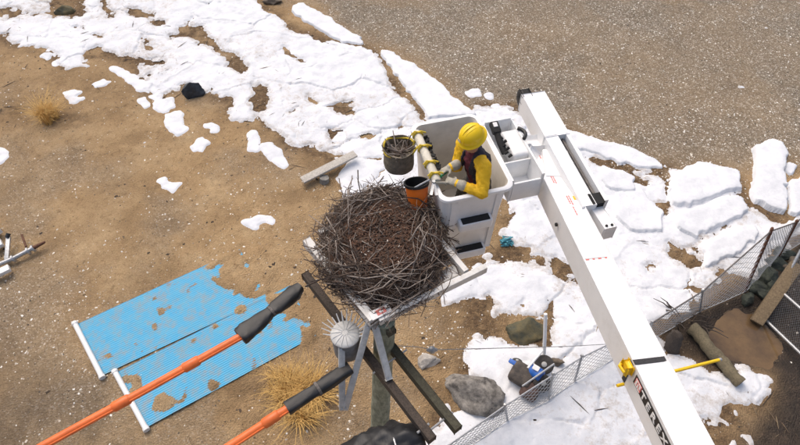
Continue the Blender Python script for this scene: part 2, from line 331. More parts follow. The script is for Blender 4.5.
# ------------------------------------------------------------------ ground
gm = bpy.data.materials.new('sandy_gravel'); gm.use_nodes = True
n = gm.node_tree.nodes; l = gm.node_tree.links; bs = n['Principled BSDF']; bs.inputs['Specular IOR Level'].default_value = .3
tc = n.new('ShaderNodeTexCoord'); at = n.new('ShaderNodeAttribute'); at.attribute_name = 'zone'
sep = n.new('ShaderNodeSeparateColor'); l.new(at.outputs['Color'], sep.inputs[0])
def nz(scale, detail=6, rough=.65):
    a = n.new('ShaderNodeTexNoise'); a.inputs['Scale'].default_value = scale; a.inputs['Detail'].default_value = detail; a.inputs['Roughness'].default_value = rough
    l.new(tc.outputs['Object'], a.inputs['Vector']); return a.outputs['Fac']
def ramp(f, stops):
    r = n.new('ShaderNodeValToRGB')
    while len(r.color_ramp.elements) < len(stops): r.color_ramp.elements.new(.5)
    for e, (p, c) in zip(r.color_ramp.elements, stops): e.position = p; e.color = (*c, 1)
    l.new(f, r.inputs[0]); return r.outputs[0]
def mix(f, a, b, mode='MIX'):
    r = n.new('ShaderNodeMix'); r.data_type = 'RGBA'; r.blend_type = mode
    if isinstance(f, float): r.inputs[0].default_value = f
    else: l.new(f, r.inputs[0])
    for s, x in ((6, a), (7, b)):
        if isinstance(x, tuple): r.inputs[s].default_value = (*x, 1)
        else: l.new(x, r.inputs[s])
    return r.outputs[2]
sand = ramp(nz(.9, 8), [(.28, (.27, .176, .088)), (.5, (.38, .259, .136)), (.72, (.47, .338, .19))])
grain = ramp(nz(38, 4, .8), [(.3, (.62, .60, .58)), (.5, (1, 1, 1)), (.72, (1.25, 1.25, 1.28))])
sand = mix(1.0, sand, ramp(nz(.33, 5, .6), [(.35, (.74, .72, .70)), (.5, (1, 1, 1)), (.68, (1.10, 1.09, 1.06))]), 'MULTIPLY')
sand = mix(1.0, sand, ramp(nz(7, 7, .7), [(.30, (.62, .58, .54)), (.46, (1, 1, 1)), (.75, (1.08, 1.08, 1.08))]), 'MULTIPLY')
sand = mix(1.0, sand, grain, 'MULTIPLY')
vo = n.new('ShaderNodeTexVoronoi'); vo.inputs['Scale'].default_value = 32; l.new(tc.outputs['Object'], vo.inputs['Vector'])
vo2 = n.new('ShaderNodeSeparateColor'); l.new(vo.outputs['Color'], vo2.inputs[0])
peb = ramp(vo2.outputs[0], [(0, (.07, .056, .042)), (.3, (.155, .125, .09)), (.6, (.245, .20, .145)), (.86, (.36, .305, .23)), (.97, (.66, .63, .56))])
grav = mix(.62, ramp(nz(1.3, 8), [(.3, (.205, .168, .122)), (.7, (.345, .288, .215))]), peb)
grav = mix(1.0, grav, grain, 'MULTIPLY')
c = mix(sep.outputs[0], sand, grav)
mud = ramp(nz(3, 8), [(.3, (.022, .017, .013)), (.55, (.05, .036, .026)), (.75, (.095, .065, .042))])
c = mix(sep.outputs[1], c, mud)
deb = ramp(nz(9, 8, .75), [(.3, (.055, .036, .022)), (.5, (.15, .095, .05)), (.68, (.30, .20, .105))])
c = mix(sep.outputs[2], c, deb)
l.new(c, bs.inputs['Base Color'])
rr = n.new('ShaderNodeMapRange'); rr.inputs[3].default_value = .9; rr.inputs[4].default_value = .45; l.new(sep.outputs[1], rr.inputs[0]); l.new(rr.outputs[0], bs.inputs['Roughness'])
bu = n.new('ShaderNodeBump'); bu.inputs['Strength'].default_value = .8; bu.inputs['Distance'].default_value = .03
add = n.new('ShaderNodeMath'); add.operation = 'ADD'; l.new(nz(30, 6, .75), add.inputs[0]); l.new(vo.outputs['Distance'], add.inputs[1])
l.new(add.outputs[0], bu.inputs['Height']); l.new(bu.outputs[0], bs.inputs['Normal'])

def grid_mesh(name, X, Y, Z, keep, m):
    nx, ny = X.shape; idx = np.arange(nx * ny).reshape(nx, ny)
    q = np.stack([idx[:-1, :-1], idx[1:, :-1], idx[1:, 1:], idx[:-1, 1:]], -1)
    if keep is not None: q = q[keep[:-1, :-1] | keep[1:, :-1] | keep[1:, 1:] | keep[:-1, 1:]]
    q = q.reshape(-1, 4); used = np.unique(q); rem = np.full(nx * ny, -1); rem[used] = np.arange(len(used))
    co_ = np.stack([X.ravel(), Y.ravel(), Z.ravel()], 1)[used]
    return np_mesh(name, co_, rem[q], m), used
# snow masks
def warp(X, Y, s=0, a=.34, b=.22):
    return (X + a * 2 * (fbm(X * 1.4, Y * 1.4, 31 + s) - .5) + b * 2 * (fbm(X * 6, Y * 6, 33 + s) - .5),
            Y + a * 2 * (fbm(X * 1.4, Y * 1.4, 41 + s) - .5) + b * 2 * (fbm(X * 6, Y * 6, 43 + s) - .5))
cells = rng.random((60, 60, 2))
def cell_edge(x, y, s):
    x = x / s; y = y / s; ix = np.floor(x).astype(int); iy = np.floor(y).astype(int)
    d1 = np.full(x.shape, 9.); d2 = np.full(x.shape, 9.); hid = np.zeros(x.shape)
    for di in (-1, 0, 1):
        for dj in (-1, 0, 1):
            a = (ix + di) % 60; b = (iy + dj) % 60
            px = ix + di + cells[a, b, 0]; py = iy + dj + cells[a, b, 1]; d = np.hypot(x - px, y - py)
            nearer = d < d1
            d2 = np.where(nearer, d1, np.minimum(d2, d)); hid = np.where(nearer, cells[a, b, 0], hid); d1 = np.where(nearer, d, d1)
    return d2 - d1, hid
def snow_mask(X, Y):
    x, y = warp(X, Y, 0, .26, .16)
    m = anyp(x, y, wP['main']) & ~anyp(*warp(X, Y, 5, .14, .14), wP['holes'])
    # ragged melted edge: the outline frays into islands and bays
    soft = blur(m.astype(float), 5, 2)
    lace = fbm(X * 3.0, Y * 3.0, 51, 6); fine = fbm(X * 9, Y * 9, 57, 3)
    near = np.zeros(X.shape)
    for cx, cy, r, a in THIN:
        p = P(cx, cy); near = np.maximum(near, a * np.exp(-((X - p.x) ** 2 + (Y - p.y) ** 2) / r ** 2))
    fray = 1.3 + .3 * near; lace2 = fbm(X * 1.7 + 3, Y * 1.7, 53, 5)
    body_ = (soft - .5) + fray * (lace - .5) * .9 + .5 * (fine - .5) + .5 * (lace2 - .5) + .28 * (fbm(X * 17, Y * 17, 59, 3) - .5) - near * .15 + near * 1.5 * (fbm(X * 6.5, Y * 6.5, 60, 4) - .5) > 0
    crumbs = (soft > .10) & (fbm(X * 4.5, Y * 4.5, 58, 4) + .25 * soft > .70)
    hx, hy = warp(X, Y, 5, .14, .14); hole = anyp(hx, hy, wP['holes'])
    e_, _h = cell_edge(x + .1 * fine, y * 1.5, 1.7)
    fis = (e_ < .045 * sst(.45, .75, fbm(X * 1.1, Y * 1.1, 66)) * (.4 + 1.4 * fine))
    return (body_ | crumbs) & ~(hole & (fine + .3 * lace < .88)) & ~fis, near
THIN = [(128, 30, 1.3, .6), (162, 66, 1.1, .8), (205, 52, .8, .5), (252, 80, 1.0, .6), (300, 132, 1.0, .7), (20, 30, 1.2, .4), (345, 112, .7, .5), (400, 85, .6, .4), (600, 200, .8, .4), (700, 262, .8, .5), (560, 320, .9, .3), (620, 270, .8, .35), (322, 150, .7, .85), (265, 100, .9, .6), (150, 55, 1.3, .9), (110, 12, 1.3, .55), (40, 8, 1.2, .8), (535, 305, .8, .3), (572, 285, .5, .7), (525, 258, .6, .8), (730, 425, .8, .9), (690, 430, .5, .8), (640, 210, .8, .5), (660, 255, .8, .55), (600, 410, .5, .2), (195, 35, .8, .4), (240, 65, .6, .4), (730, 215, .6, .4)]
DS = .03
SX, SY = grid(DS)
sm, near = snow_mask(SX, SY)
smf = sm.astype(float); b1 = blur(smf, 1, 2); b2 = blur(smf, 5, 2); b3 = blur(smf, 16, 2)
und = fbm(SX * 1.3, SY * 1.3, 61); und2 = fbm(SX * 5, SY * 5, 63)
# plate-like break-up of the old snow: cell edges sink
wx, wy = warp(SX, SY, 9, .2, .06)
ce, chid = cell_edge(wx, wy * 1.5, 1.7)
crack = 1 - sst(.0, .05, ce)
SH = -.012 + .026 * sst(.2, .6, b1) + .02 * sst(.35, .95, b2) + .06 * b3 * und + .014 * (und2 - .5) * b2 + .009 * (fbm(SX * 12, SY * 12, 64) - .5)
SH += (chid - .5) * .05 * b3 - .05 * crack * sst(.42, .62, fbm(SX * .8, SY * .8, 66)) * (.4 + .6 * b3)
snow_m = mat('snow', (.77, .785, .81), .75, col2=(.62, .64, .67), scale=3, bump=.4, bscale=18, mixlo=.3, mixhi=.6, spec=.2)
# dirt specks in the snow
sn = snow_m.node_tree; nn = sn.nodes; ll = sn.links
t_ = nn.new('ShaderNodeTexCoord'); d1 = nn.new('ShaderNodeTexNoise'); d1.inputs['Scale'].default_value = 6; d1.inputs['Detail'].default_value = 8; d1.inputs['Roughness'].default_value = .8
ll.new(t_.outputs['Object'], d1.inputs['Vector'])
r_ = nn.new('ShaderNodeValToRGB'); r_.color_ramp.elements[0].position = .62; r_.color_ramp.elements[1].position = .86; r_.color_ramp.elements[0].color = (0, 0, 0, 1); r_.color_ramp.elements[1].color = (.75, .75, .75, 1)
a_ = nn.new('ShaderNodeAttribute'); a_.attribute_name = 'dirt'; mu = nn.new('ShaderNodeMath'); mu.operation = 'MULTIPLY'
adm = nn.new('ShaderNodeMath'); adm.operation = 'MULTIPLY_ADD'; adm.inputs[1].default_value = .22; ll.new(a_.outputs['Fac'], adm.inputs[0]); ll.new(d1.outputs['Fac'], adm.inputs[2])
ll.new(adm.outputs[0], r_.inputs[0])
bsn = nn['Principled BSDF']; old = bsn.inputs['Base Color'].links[0].from_socket
mx = nn.new('ShaderNodeMix'); mx.data_type = 'RGBA'; ll.new(r_.outputs[0], mx.inputs[0]); ll.new(old, mx.inputs[6]); mx.inputs[7].default_value = (.30, .235, .17, 1)
ll.new(mx.outputs[2], bsn.inputs['Base Color'])
def attr(o, name, arr, typ='FLOAT'):
    a = o.data.attributes.new(name, typ, 'POINT')
    a.data.foreach_set('value' if typ == 'FLOAT' else 'color', np.ascontiguousarray(arr, dtype=np.float32).ravel())
snow, used = grid_mesh('snow', SX, SY, G(SX, SY) + SH, b1 > .12, snow_m)
setp(snow, 'broken sheet of old white snow lying across the sand and behind the fence', 'snow', kind='stuff')
dirt = np.clip(near * .9 + .75 * (1 - sst(.35, .85, b2)) + sst(.45, .75, fbm(SX * .7, SY * .7, 70)) * .6, 0, 1)
lowr = np.exp(-(((SX - P(640, 420).x) / 2.4) ** 2 + ((SY - P(640, 420).y) / 1.2) ** 2)); dirt = np.clip(dirt + .55 * lowr, 0, 1)
attr(snow, 'dirt', dirt.ravel()[used])
def S(x, y):   # top of snow or ground
    i = np.clip(((np.asarray(x) - X0) / DS).round().astype(int), 0, SX.shape[0] - 1); j = np.clip(((np.asarray(y) - Y0) / DS).round().astype(int), 0, SX.shape[1] - 1)
    return np.where(b1[i, j] > .12, np.maximum(G(x, y) + SH[i, j], G(x, y)), G(x, y)), (b1[i, j] > .3) & (SH[i, j] > 0)
def PS(px, py, dz=0):
    p = P(px, py); p.z = float(S(p.x, p.y)[0]) + dz; return p

# ground mesh with colour zones (natural colour of sand, shell gravel, wet mud, brown litter)
gz = blur(anyp(WX, WY, wP['grav']).astype(float), 10); gz2 = blur(anyp(WX, WY, wP['grav2']).astype(float), 12) * .55
gz = np.clip(gz * (.75 + .5 * (fbm(GX * .5, GY * .5, 81) - .3)) + gz2 + .35 * sst(.5, .75, fbm(GX * .6, GY * .6, 82)), 0, 1)
wz = blur(anyp(WX, WY, wP['wet']).astype(float), 10) * .38 * sst(.3, .6, fbm(GX * 1.1, GY * 1.1, 83))
mz = np.clip(mud_m + wz, 0, 1)
i_ = np.clip(((GX - X0) / DS).round().astype(int), 0, SX.shape[0] - 1); j_ = np.clip(((GY - Y0) / DS).round().astype(int), 0, SX.shape[1] - 1)
wide = blur(smf, 13, 3)
dz_ = np.clip(sst(.08, .4, wide[i_, j_]) * .9 * sst(.3, .6, fbm(GX * 2, GY * 2, 84)) + near[i_, j_] * .6, 0, 1)
twigz = np.zeros(GX.shape)
for cx, cy, rx, ry in [(20, 112, 1.5, .35), (70, 118, .6, .4), (440, 375, .9, .6), (470, 320, .8, .5), (640, 165, .8, .25), (510, 102, .7, .25), (300, 390, 1.2, .5)]:
    p = P(cx, cy); twigz = np.maximum(twigz, np.exp(-((GX - p.x) / rx) ** 2 - ((GY - p.y) / ry) ** 2) * .8 * sst(.3, .6, fbm(GX * 3, GY * 3, 85)))
dz_ = np.clip(dz_ + twigz, 0, 1) * (1 - .85 * mud_m)
edge = blur(np.zeros_like(GH), 1)
ground, used = grid_mesh('ground', GX, GY, GH, None, gm)
attr(ground, 'zone', np.stack([gz.ravel(), mz.ravel(), dz_.ravel(), np.ones(gz.size)], 1)[used], 'FLOAT_COLOR')
setp(ground, kind='structure')
# the same beach going on far beyond the frame, joined on as a wide ring
bm = B(); R_ = 600; inner = [(X0, Y0), (X1, Y0), (X1, Y1), (X0, Y1)]; outer = [(-R_, -R_), (R_, -R_), (R_, R_), (-R_, R_)]
gi = [bm.verts.new((x, y, -.02)) for x, y in inner]; go = [bm.verts.new((x, y, -.02)) for x, y in outer]
gl = [bm.verts.new((x * 1.0, y, -.25)) for x, y in inner]
for k in range(4):
    bm.faces.new((go[k], go[(k + 1) % 4], gi[(k + 1) % 4], gi[k]))
    bm.faces.new((gi[k], gi[(k + 1) % 4], gl[(k + 1) % 4], gl[k]))
obj('outer_ground', bm, mat('far_sand', (.30, .215, .13), .9, var=.3, scale=.5), kind='structure')
# puddles
def puddle(name, pix, z, m):
    p = wpoly(pix); c_ = np.mean(p, 0); bm = B()
    vs = [bm.verts.new((c_[0] + (a - c_[0]) * 1.12, c_[1] + (b - c_[1]) * 1.12, z)) for a, b in p]; bm.faces.new(vs)
    return obj(name, bm, m, kind='structure')
def Gm(pix): p = np.mean(wpoly(pix), 0); return float(G(p[0], p[1]))
puddle('puddle', POOL, Gm(POOL) + .075, mat('muddy_water', (.20, .125, .058), .14, col2=(.085, .055, .032), scale=1.1, bump=.03, bscale=6))
0 and puddle('puddle', POOL2, Gm(POOL2) + .05, mat('dark_water', (.022, .017, .012), .15, col2=(.05, .035, .022), scale=1.6, bump=.04, bscale=8))

# isolated patches and slabs
def snow_piece(name, pix, T, label, cat, group, a=.10, b=.10, r=1, sharp=False):
    wp = wpoly(pix); xs = [p[0] for p in wp]; ys = [p[1] for p in wp]; d = .03; pad = .35
    x, y = np.meshgrid(np.arange(min(xs) - pad, max(xs) + pad, d), np.arange(min(ys) - pad, max(ys) + pad, d), indexing='ij')
    m = inpoly(*warp(x, y, 0, a, b), wp).astype(float)
    q = blur(m, r, 2); q2 = blur(m, 4, 2)
    base, on = S(x, y)
    if sharp:
        T = T * .55; h = -.06 + (T + .06) * sst(.25, .5, q) * (.9 + .1 * sst(.3, .9, q2)) + .05 * (fbm(x * 1.3, y * 1.3, 91) - .5) + .015 * (fbm(x * 7, y * 7, 92) - .5)
        base = blur(base, 6, 1)
    else:
        h = -.012 + T * .7 * (.6 * sst(.2, .7, q) + .4 * q2) + .02 * (fbm(x * 5, y * 5, 92) - .5) * q
    o, u = grid_mesh(name, x, y, base + h, q > .06, snow_m)
    attr(o, 'dirt', (np.zeros(x.size) + .12)[u])
    p0 = V((float(np.mean(xs)), float(np.mean(ys)), 0)); o.data.transform(M.Translation(-p0)); o.location = p0
    return setp(o, label, cat, group)
for pix, lab in PATCH: snow_piece('snow_patch', pix, .065, lab, 'snow patch', 'small snow patches lying apart from the belt', .10, .15)
for pix, T, lab in SLAB: snow_piece('snow_block', pix, T, lab, 'snow slab', 'snow slabs broken off the sheet', .10, .10, 1, True)

# shells, pebbles, twigs: uncountable scatter, one object each
def scatter(name, count, dens, smin, smax, cols, label, cat, zlift=.0, stick=False, seed=1):
    r = np.random.default_rng(seed); xs = r.uniform(X0 + .3, X1 - .3, count); ys = r.uniform(Y0 + .3, Y1 - .3, count)
    k = r.random(count) < dens(xs, ys); xs = xs[k]; ys = ys[k]; N = len(xs)
    s = smin + (smax - smin) * r.random(N) ** 3; ang = r.random(N) * 6.283
    if stick: base = np.array([[-1, -.05, 0], [1, -.035, .05], [1, .035, .02], [-1, .05, 0], [-.1, .1, .16], [.1, -.12, .14]]); fc = np.array([[0, 5, 4], [5, 1, 4], [1, 2, 4], [2, 3, 4], [3, 0, 4], [0, 1, 5]])
    else: base = np.array([[-.5, -.3, -.1], [.5, -.35, -.1], [.55, .3, -.1], [-.4, .4, -.1], [0.05, 0.0, .3]]); fc = np.array([[0, 1, 4], [1, 2, 4], [2, 3, 4], [3, 0, 4]])
    nb = len(base); v = np.repeat(base[None], N, 0) * (1 + .5 * (r.random((N, nb, 3)) - .5))
    v *= s[:, None, None]
    if stick: v[..., 1:] *= (.75 - .45 * (s - smin) / (smax - smin))[:, None, None]
    ca, sa = np.cos(ang)[:, None], np.sin(ang)[:, None]
    x = v[..., 0] * ca - v[..., 1] * sa + xs[:, None]; y = v[..., 0] * sa + v[..., 1] * ca + ys[:, None]
    z = v[..., 2] + S(xs, ys)[0][:, None] + zlift
    vv = np.stack([x, y, z], -1).reshape(-1, 3); ff = (fc[None] + (np.arange(N) * nb)[:, None, None]).reshape(-1, 3)
    m = mat(name + '_mix', (.5, .5, .5), .85); a = m.node_tree.nodes.new('ShaderNodeAttribute'); a.attribute_name = 'tint'
    m.node_tree.links.new(a.outputs['Color'], m.node_tree.nodes['Principled BSDF'].inputs['Base Color'])
    o = np_mesh(name, vv, ff, m, False)
    cc = np.array(cols)[r.integers(0, len(cols), N)] * (.75 + .5 * r.random((N, 1))); cc = np.clip(np.concatenate([cc, np.ones((N, 1))], 1), 0, 1)
    attr(o, 'tint', np.repeat(cc, nb, 0), 'FLOAT_COLOR')
    return setp(o, label, cat, kind='stuff')
def gs(arr):
    return lambda x, y: arr[np.clip(((x - X0) / DXG).round().astype(int), 0, arr.shape[0] - 1), np.clip(((y - Y0) / DXG).round().astype(int), 0, arr.shape[1] - 1)]
panf = blur(pan_in.astype(float), 3); poolany = np.clip(pool_m + pool2_m, 0, 1)
shd = np.zeros(GX.shape)
for cx, cy, rx, ry, a in [(500, 45, 3.0, 2.0, 1), (440, 30, 2.5, 2, .6), (720, 140, 4.0, 1.6, .95), (600, 80, 4, 2, .45), (660, 40, 6, 3, .35), (40, 290, 1.8, 1.6, .35), (90, 340, 1.0, 1.0, .35), (250, 270, 1.4, 1, .3), (255, 200, 1.6, 1, .15), (430, 330, 1.2, .8, .35), (330, 420, 1.2, .7, .3)]:
    p = P(cx, cy); shd = np.maximum(shd, a * np.exp(-((GX - p.x) / rx) ** 2 - ((GY - p.y) / ry) ** 2))
shd = (shd * 1.5 + .10 + .20 * gz) * sst(.25, .6, fbm(GX * 2.2, GY * 2.2, 95)) * (1 - panf * .85) * (1 - poolany) * (1 - .75 * mud_m)
scatter('shell_fragments', 90000, lambda x, y: gs(shd)(x, y) * ~S(x, y)[1], .018, .07, [(.72, .69, .62), (.62, .56, .47), (.50, .43, .35), (.80, .78, .73)], 'pale broken shells sprinkled over sand and gravel', 'shells', seed=2)
pbd = (.16 + .45 * gz + .25 * dz_) * (1 - panf * .93) * (1 - poolany)
scatter('pebbles', 80000, lambda x, y: gs(pbd)(x, y) * ~S(x, y)[1], .016, .058, [(.10, .08, .06), (.17, .13, .095), (.24, .19, .14), (.30, .24, .175), (.06, .05, .042)], 'brown and dark pebbles strewn over the beach', 'pebbles', seed=3)
twd = np.clip(dz_ * .8 + mud_m * .25 + twigz * .6 + .006 + .02 * (panf > .1), 0, 1) * (1 - pool_m)
scatter('twig_litter', 90000, lambda x, y: gs(twd)(x, y) * np.where(S(x, y)[1], .035 + .4 * near[np.clip(((x - X0) / DS).astype(int), 0, SX.shape[0] - 1), np.clip(((y - Y0) / DS).astype(int), 0, SX.shape[1] - 1)] ** 2, 1) * .5, .015, .11, [(.05, .036, .026), (.09, .062, .04), (.16, .11, .065), (.26, .19, .11)], 'dark twigs and straw washed up between snow and sand', 'twig litter', stick=True, seed=4)
ldd = .075 * sst(.45, .7, fbm(GX * 1.4, GY * 1.4, 97)) * (1 - gz) * (1 - panf)
hot = np.zeros(GX.shape)
for cx, cy, r_, a in THIN:
    p = P(cx, cy); hot = np.maximum(hot, a * np.exp(-((GX - p.x) ** 2 + (GY - p.y) ** 2) / (r_ * 1.1) ** 2))
for cx, cy, r_ in [(262, 122, .5), (280, 142, .6), (292, 162, .6), (320, 168, .7), (250, 100, .5), (700, 320, .6), (665, 340, .5), (20, 113, .8), (770, 420, .9), (740, 440, .6)]:
    p = P(cx, cy); hot = np.maximum(hot, .9 * np.exp(-((GX - p.x) ** 2 + (GY - p.y) ** 2) / r_ ** 2))
hot *= sst(.35, .6, fbm(GX * 2.5, GY * 2.5, 98))
scatter('driftwood_twigs', 70000, lambda x, y: gs(hot)(x, y) * np.where(S(x, y)[1], .25, 1) * .22, .05, .28, [(.045, .032, .024), (.08, .055, .038), (.15, .105, .065), (.24, .18, .11)], 'matted dark driftwood twigs along the ragged snow edges', 'twigs', stick=True, seed=6)
scatter('leaf_crumbs', 60000, lambda x, y: gs(ldd)(x, y) * ~S(x, y)[1], .03, .10, [(.05, .036, .026), (.075, .05, .032)], 'scattered dark leaf crumbs on the bare sand', 'leaf crumbs', seed=5)
# ------------------------------------------------------------------ rocks
def rock(name, c, size, m, label, seed, rotz=0, lump=.28, flat=.0, parent=None, cat='rock', group=None):
    bm = B(); bmesh.ops.create_icosphere(bm, subdivisions=4, radius=1)
    r = random.Random(seed); ox = r.random() * 50
    pl = [(V((r.uniform(-1, 1), r.uniform(-1, 1), r.uniform(-.3, 1))).normalized(), r.uniform(.5, .8)) for _ in range(16)]
    from mathutils import noise as N_
    R = M.Rotation(rotz, 3, 'Z')
    for v in bm.verts:
        p = v.co.copy()
        for nrm, d in pl:
            k = p.dot(nrm)
            if k > d: p -= nrm * (k - d) * .92
        p *= 1 + lump * N_.noise(p * 1.4 + V((ox, 0, 0))) + .09 * N_.noise(p * 4.5 + V((0, ox, 0))) + .05 * N_.noise(p * 11)
        v.co = R @ V((p.x * size[0], p.y * size[1], p.z * size[2])) + V(c)
    return obj(name, bm, m, None, 'all', origin=V(c) - V((0, 0, size[2] * .5)), label=label, cat=cat, group=group)
rock('boulder', PS(474, 394, .12), (.68, .42, .34), rock_m, 'large grey boulder in the snow right of the crossarm end', 3, -.35)
rock('boulder', PG(522, 333, .06), (.50, .33, .24), rock_moss, 'mossy brown and green rock in the snow beside the white pipe', 9, .1)
rock('boulder', PG(66, 11, .06), (.40, .27, .22), rock_moss, 'olive brown rock in the snow at the upper left', 21, .2)
rock('boulder', PG(272, 2, .05), (.40, .30, .16), rock_brown, 'flat brown rock at the top edge above the snow belt', 23, .2)
rock('boulder', PS(556.5, 364, .06), (.15, .13, .13), rock_brown, 'small round stone beside the upper cart wheel', 33)
rock('boulder', PG(427, 361, .05), (.26, .2, .12), mat('pale_rock', (.42, .39, .35), .9, var=.35, scale=6, bump=.6), 'pale flat stone on sand between pole and grey boulder', 37, .3)
GR = [(757, 288, .26, 'dark green stone lowest in the pile by the rusty post'), (766, 277, .30, 'dark green stone in the middle of the pile by the timber'), (775, 264, .27, 'dark green stone near the top of the pile by the fence'), (748, 300, .20, 'dark green stone at the water edge of the pile'), (764, 296, .22, 'dark green stone against the foot of the tan timber'), (783, 254, .26, 'uppermost dark green stone of the pile'), (771, 287, .2, 'small dark green stone wedged beside the tan timber')]
for i, (a, b, r_, lab) in enumerate(GR): rock('stone', PG(a, b, .03), (r_ * 1.25, r_ * .9, r_ * .8), rock_green, lab, 60 + i, i * 1.3, .3, group='dark green stones piled under the fence corner')
for i, (a, b) in enumerate([(786, 268), (792, 262), (789, 276)]): rock('stone', PG(a, b, .06), (.17, .13, .13), rock_brown, ['tan stone lowest of three behind the tan timber', 'tan stone topmost of three behind the tan timber', 'tan stone closest to the mesh gate'][i], 80 + i, i)

# dark boulder at the snow edge
rock('boulder', PG(193.5, 93, .17), (.36, .31, .30), mat('blue_black_rock', (.05, .058, .07), .6, col2=(.014, .017, .022), scale=5, bump=.6, bscale=12), 'blue-black angular boulder on sand at the lower snow edge', 104, .3, .18)

# blue corrugated panels with white header pipes
def panel(pix, label):
    A, Bq, Cq, D = [P(a, b) for a, b in pix]     # A,Bq = header end, C,D = far end
    t = thing('pool_heating_panel', (A + Bq) / 2, label, 'panel', 'blue panels half buried in the sand')
    Lx = (D - A).length; nu = int(Lx / .06); nv = 170; 
    u = np.linspace(0, 1, nu); v = np.linspace(0, 1, nv); U, W_ = np.meshgrid(u, v, indexing='ij')
    a_, b_, c_, d_ = [np.array(q)[:2] for q in (A, Bq, Cq, D)]
    XY = (1 - U)[..., None] * ((1 - W_)[..., None] * a_ + W_[..., None] * b_) + U[..., None] * ((1 - W_)[..., None] * d_ + W_[..., None] * c_)
    Z = .020 + .0042 * np.cos(W_ * math.pi * 2 * 30) + .03 * (fbm(XY[..., 0] * 1.5, XY[..., 1] * 1.5, 5) - .4) + blur(G(XY[..., 0], XY[..., 1]) * 0, 1)
    nx, ny = U.shape; idx = np.arange(nx * ny).reshape(nx, ny); q = np.stack([idx[:-1, :-1], idx[:-1, 1:], idx[1:, 1:], idx[1:, :-1]], -1).reshape(-1, 4)
    o = np_mesh('sheet', np.stack([XY[..., 0].ravel(), XY[..., 1].ravel(), Z.ravel()], 1) - np.array(t.location), q, sky_blue)
    o.parent = t
    d = (Bq - A).normalized(); bm = B(); A2 = A - d * .04 + V((0, 0, .05)); B2 = Bq + d * .06 + V((0, 0, .05))
    k = (D - A).normalized() * -.015
    tube(bm, [A2 + k, B2 + k], .052, 14); obj('header_pipe', bm, white_pvc, t, True)
    for s_, e_ in ((A2, -d), (B2, d)):
        bm = B(); tube(bm, [s_ + k - e_ * .05, s_ + k + e_ * .012], .062, 14); obj('end_cap', bm, white_pvc, t, True)
panel(PANEL[0], 'blue ribbed panel farther from the camera, its far corner buried in sand')
panel(PANEL[1], 'blue ribbed panel nearer the camera, crossed by the orange line hose')

# dry grass tufts
def tuft(c, rad, hgt, nbl, label, seed, lean=(0, 0)):
    r = random.Random(seed); bm = B(); centres = [V((r.gauss(0, rad * .4), r.gauss(0, rad * .4), 0)) for _ in range(9)]
    for i in range(nbl):
        a = r.random() * 6.283; q = rad * r.random() ** .6 * .3; cc_ = centres[r.randrange(len(centres))]; b0 = cc_ + V((q * math.cos(a), q * math.sin(a), 0))
        h = hgt * r.uniform(.3, 1.15); out = V((math.cos(a), math.sin(a), 0)) * r.uniform(.05, .9) * h + V((lean[0], lean[1], 0)) * h * r.random()
        s_ = V((-math.sin(a), math.cos(a), 0)) * r.uniform(.003, .008)
        prev = None
        for k in range(5):
            f = k / 4; p = b0 + out * f ** 1.6 + V((r.uniform(-.03, .03) * f, r.uniform(-.03, .03) * f, h * (f - .42 * f * f * (1 + r.random() * .6))))
            wv = s_ * (1 - .85 * f); A_ = bm.verts.new(V(c) + p - wv); B_ = bm.verts.new(V(c) + p + wv)
            if prev: bm.faces.new((prev[0], prev[1], B_, A_))
            prev = (A_, B_)
    return obj('grass_tuft', bm, straw, None, False, origin=c, label=label, cat='grass tuft', group='dry grass tufts on the sand')
tuft(PG(303, 392), .55, .75, 1900, 'big straw-coloured grass tuft under the lower line hose', 5, (.15, .1))
tuft(PG(50, 118), .32, .9, 620, 'small dry grass tuft on the sand at the upper left', 6, (0, .25))
tuft(PG(284, 380), .30, .55, 260, 'low dry grass tuft against the left side of the big tuft', 7, (-.2, .1))

# weathered plank and its short grey post, lying by the snow
a = PS(303, 185, .16); b = PS(356, 160, .20)
bm = B(); beam(bm, a, b, .23, .06, bev=.012); obj('weathered_plank', bm, grey_wood, None, True, origin=a - V((0, 0, .03)), label='weathered grey plank lying on snow above the nest', cat='plank')
c = PG(324, 182); bm = B(); tube(bm, [c + V((0, 0, -.1)), c + V((.02, .03, .13))], [.13, .12], 14); obj('stump', bm, mat('grey_stump', (.25, .24, .22), .9, var=.35, scale=8, bump=.5), None, True, origin=c, label='short grey stump under the weathered plank', cat='stump')

# white pipe propped in the snow, and the overturned beach cart
a = PS(543.5, 359); b = P(545.5, 314, PS(543.5, 359).z + .95)
bm = B(); tube(bm, [a - V((0, 0, .05)), a.lerp(b, .5), b], .036, 10); obj('white_pipe', bm, white_pvc, None, True, origin=a, label='thin white pipe sticking up from the snow right of the mossy rock', cat='pipe')
c = PS(526, 384); t = thing('beach_cart', c, 'muddy overturned cart with dark wheels and blue tub beside the fence', 'cart')
def cp(px, py, dz): return PS(px, py, dz)
def wheel(p, ax, r):
    X = M.Translation(p) @ ax.to_track_quat('Z', 'Y').to_matrix().to_4x4()
    bm = B(); lathe(bm, [(.10 * r, -.34 * r), (.6 * r, -.42 * r), (.9 * r, -.3 * r), (1 * r, 0), (.9 * r, .3 * r), (.6 * r, .42 * r), (.10 * r, .34 * r)], 22, X); wo = obj('wheel', bm, tyre_m, t, True)
    bm = B(); lathe(bm, [(.28 * r, .30 * r), (.28 * r, .47 * r), (.20 * r, .52 * r), (0, .53 * r)], 14, X); obj('hub', bm, mat('hub_grey', (.4, .4, .38), .6), wo, True)
wheel(cp(541, 371, .22), V((-.2, -.35, .9)).normalized(), .19); wheel(cp(539, 389, .22), V((.1, -.4, .9)).normalized(), .18)
wheel(cp(515, 367, .16), V((.1, .5, .75)).normalized(), .11)
R1 = M.Rotation(-.6, 3, 'Z') @ M.Rotation(.25, 3, 'X')
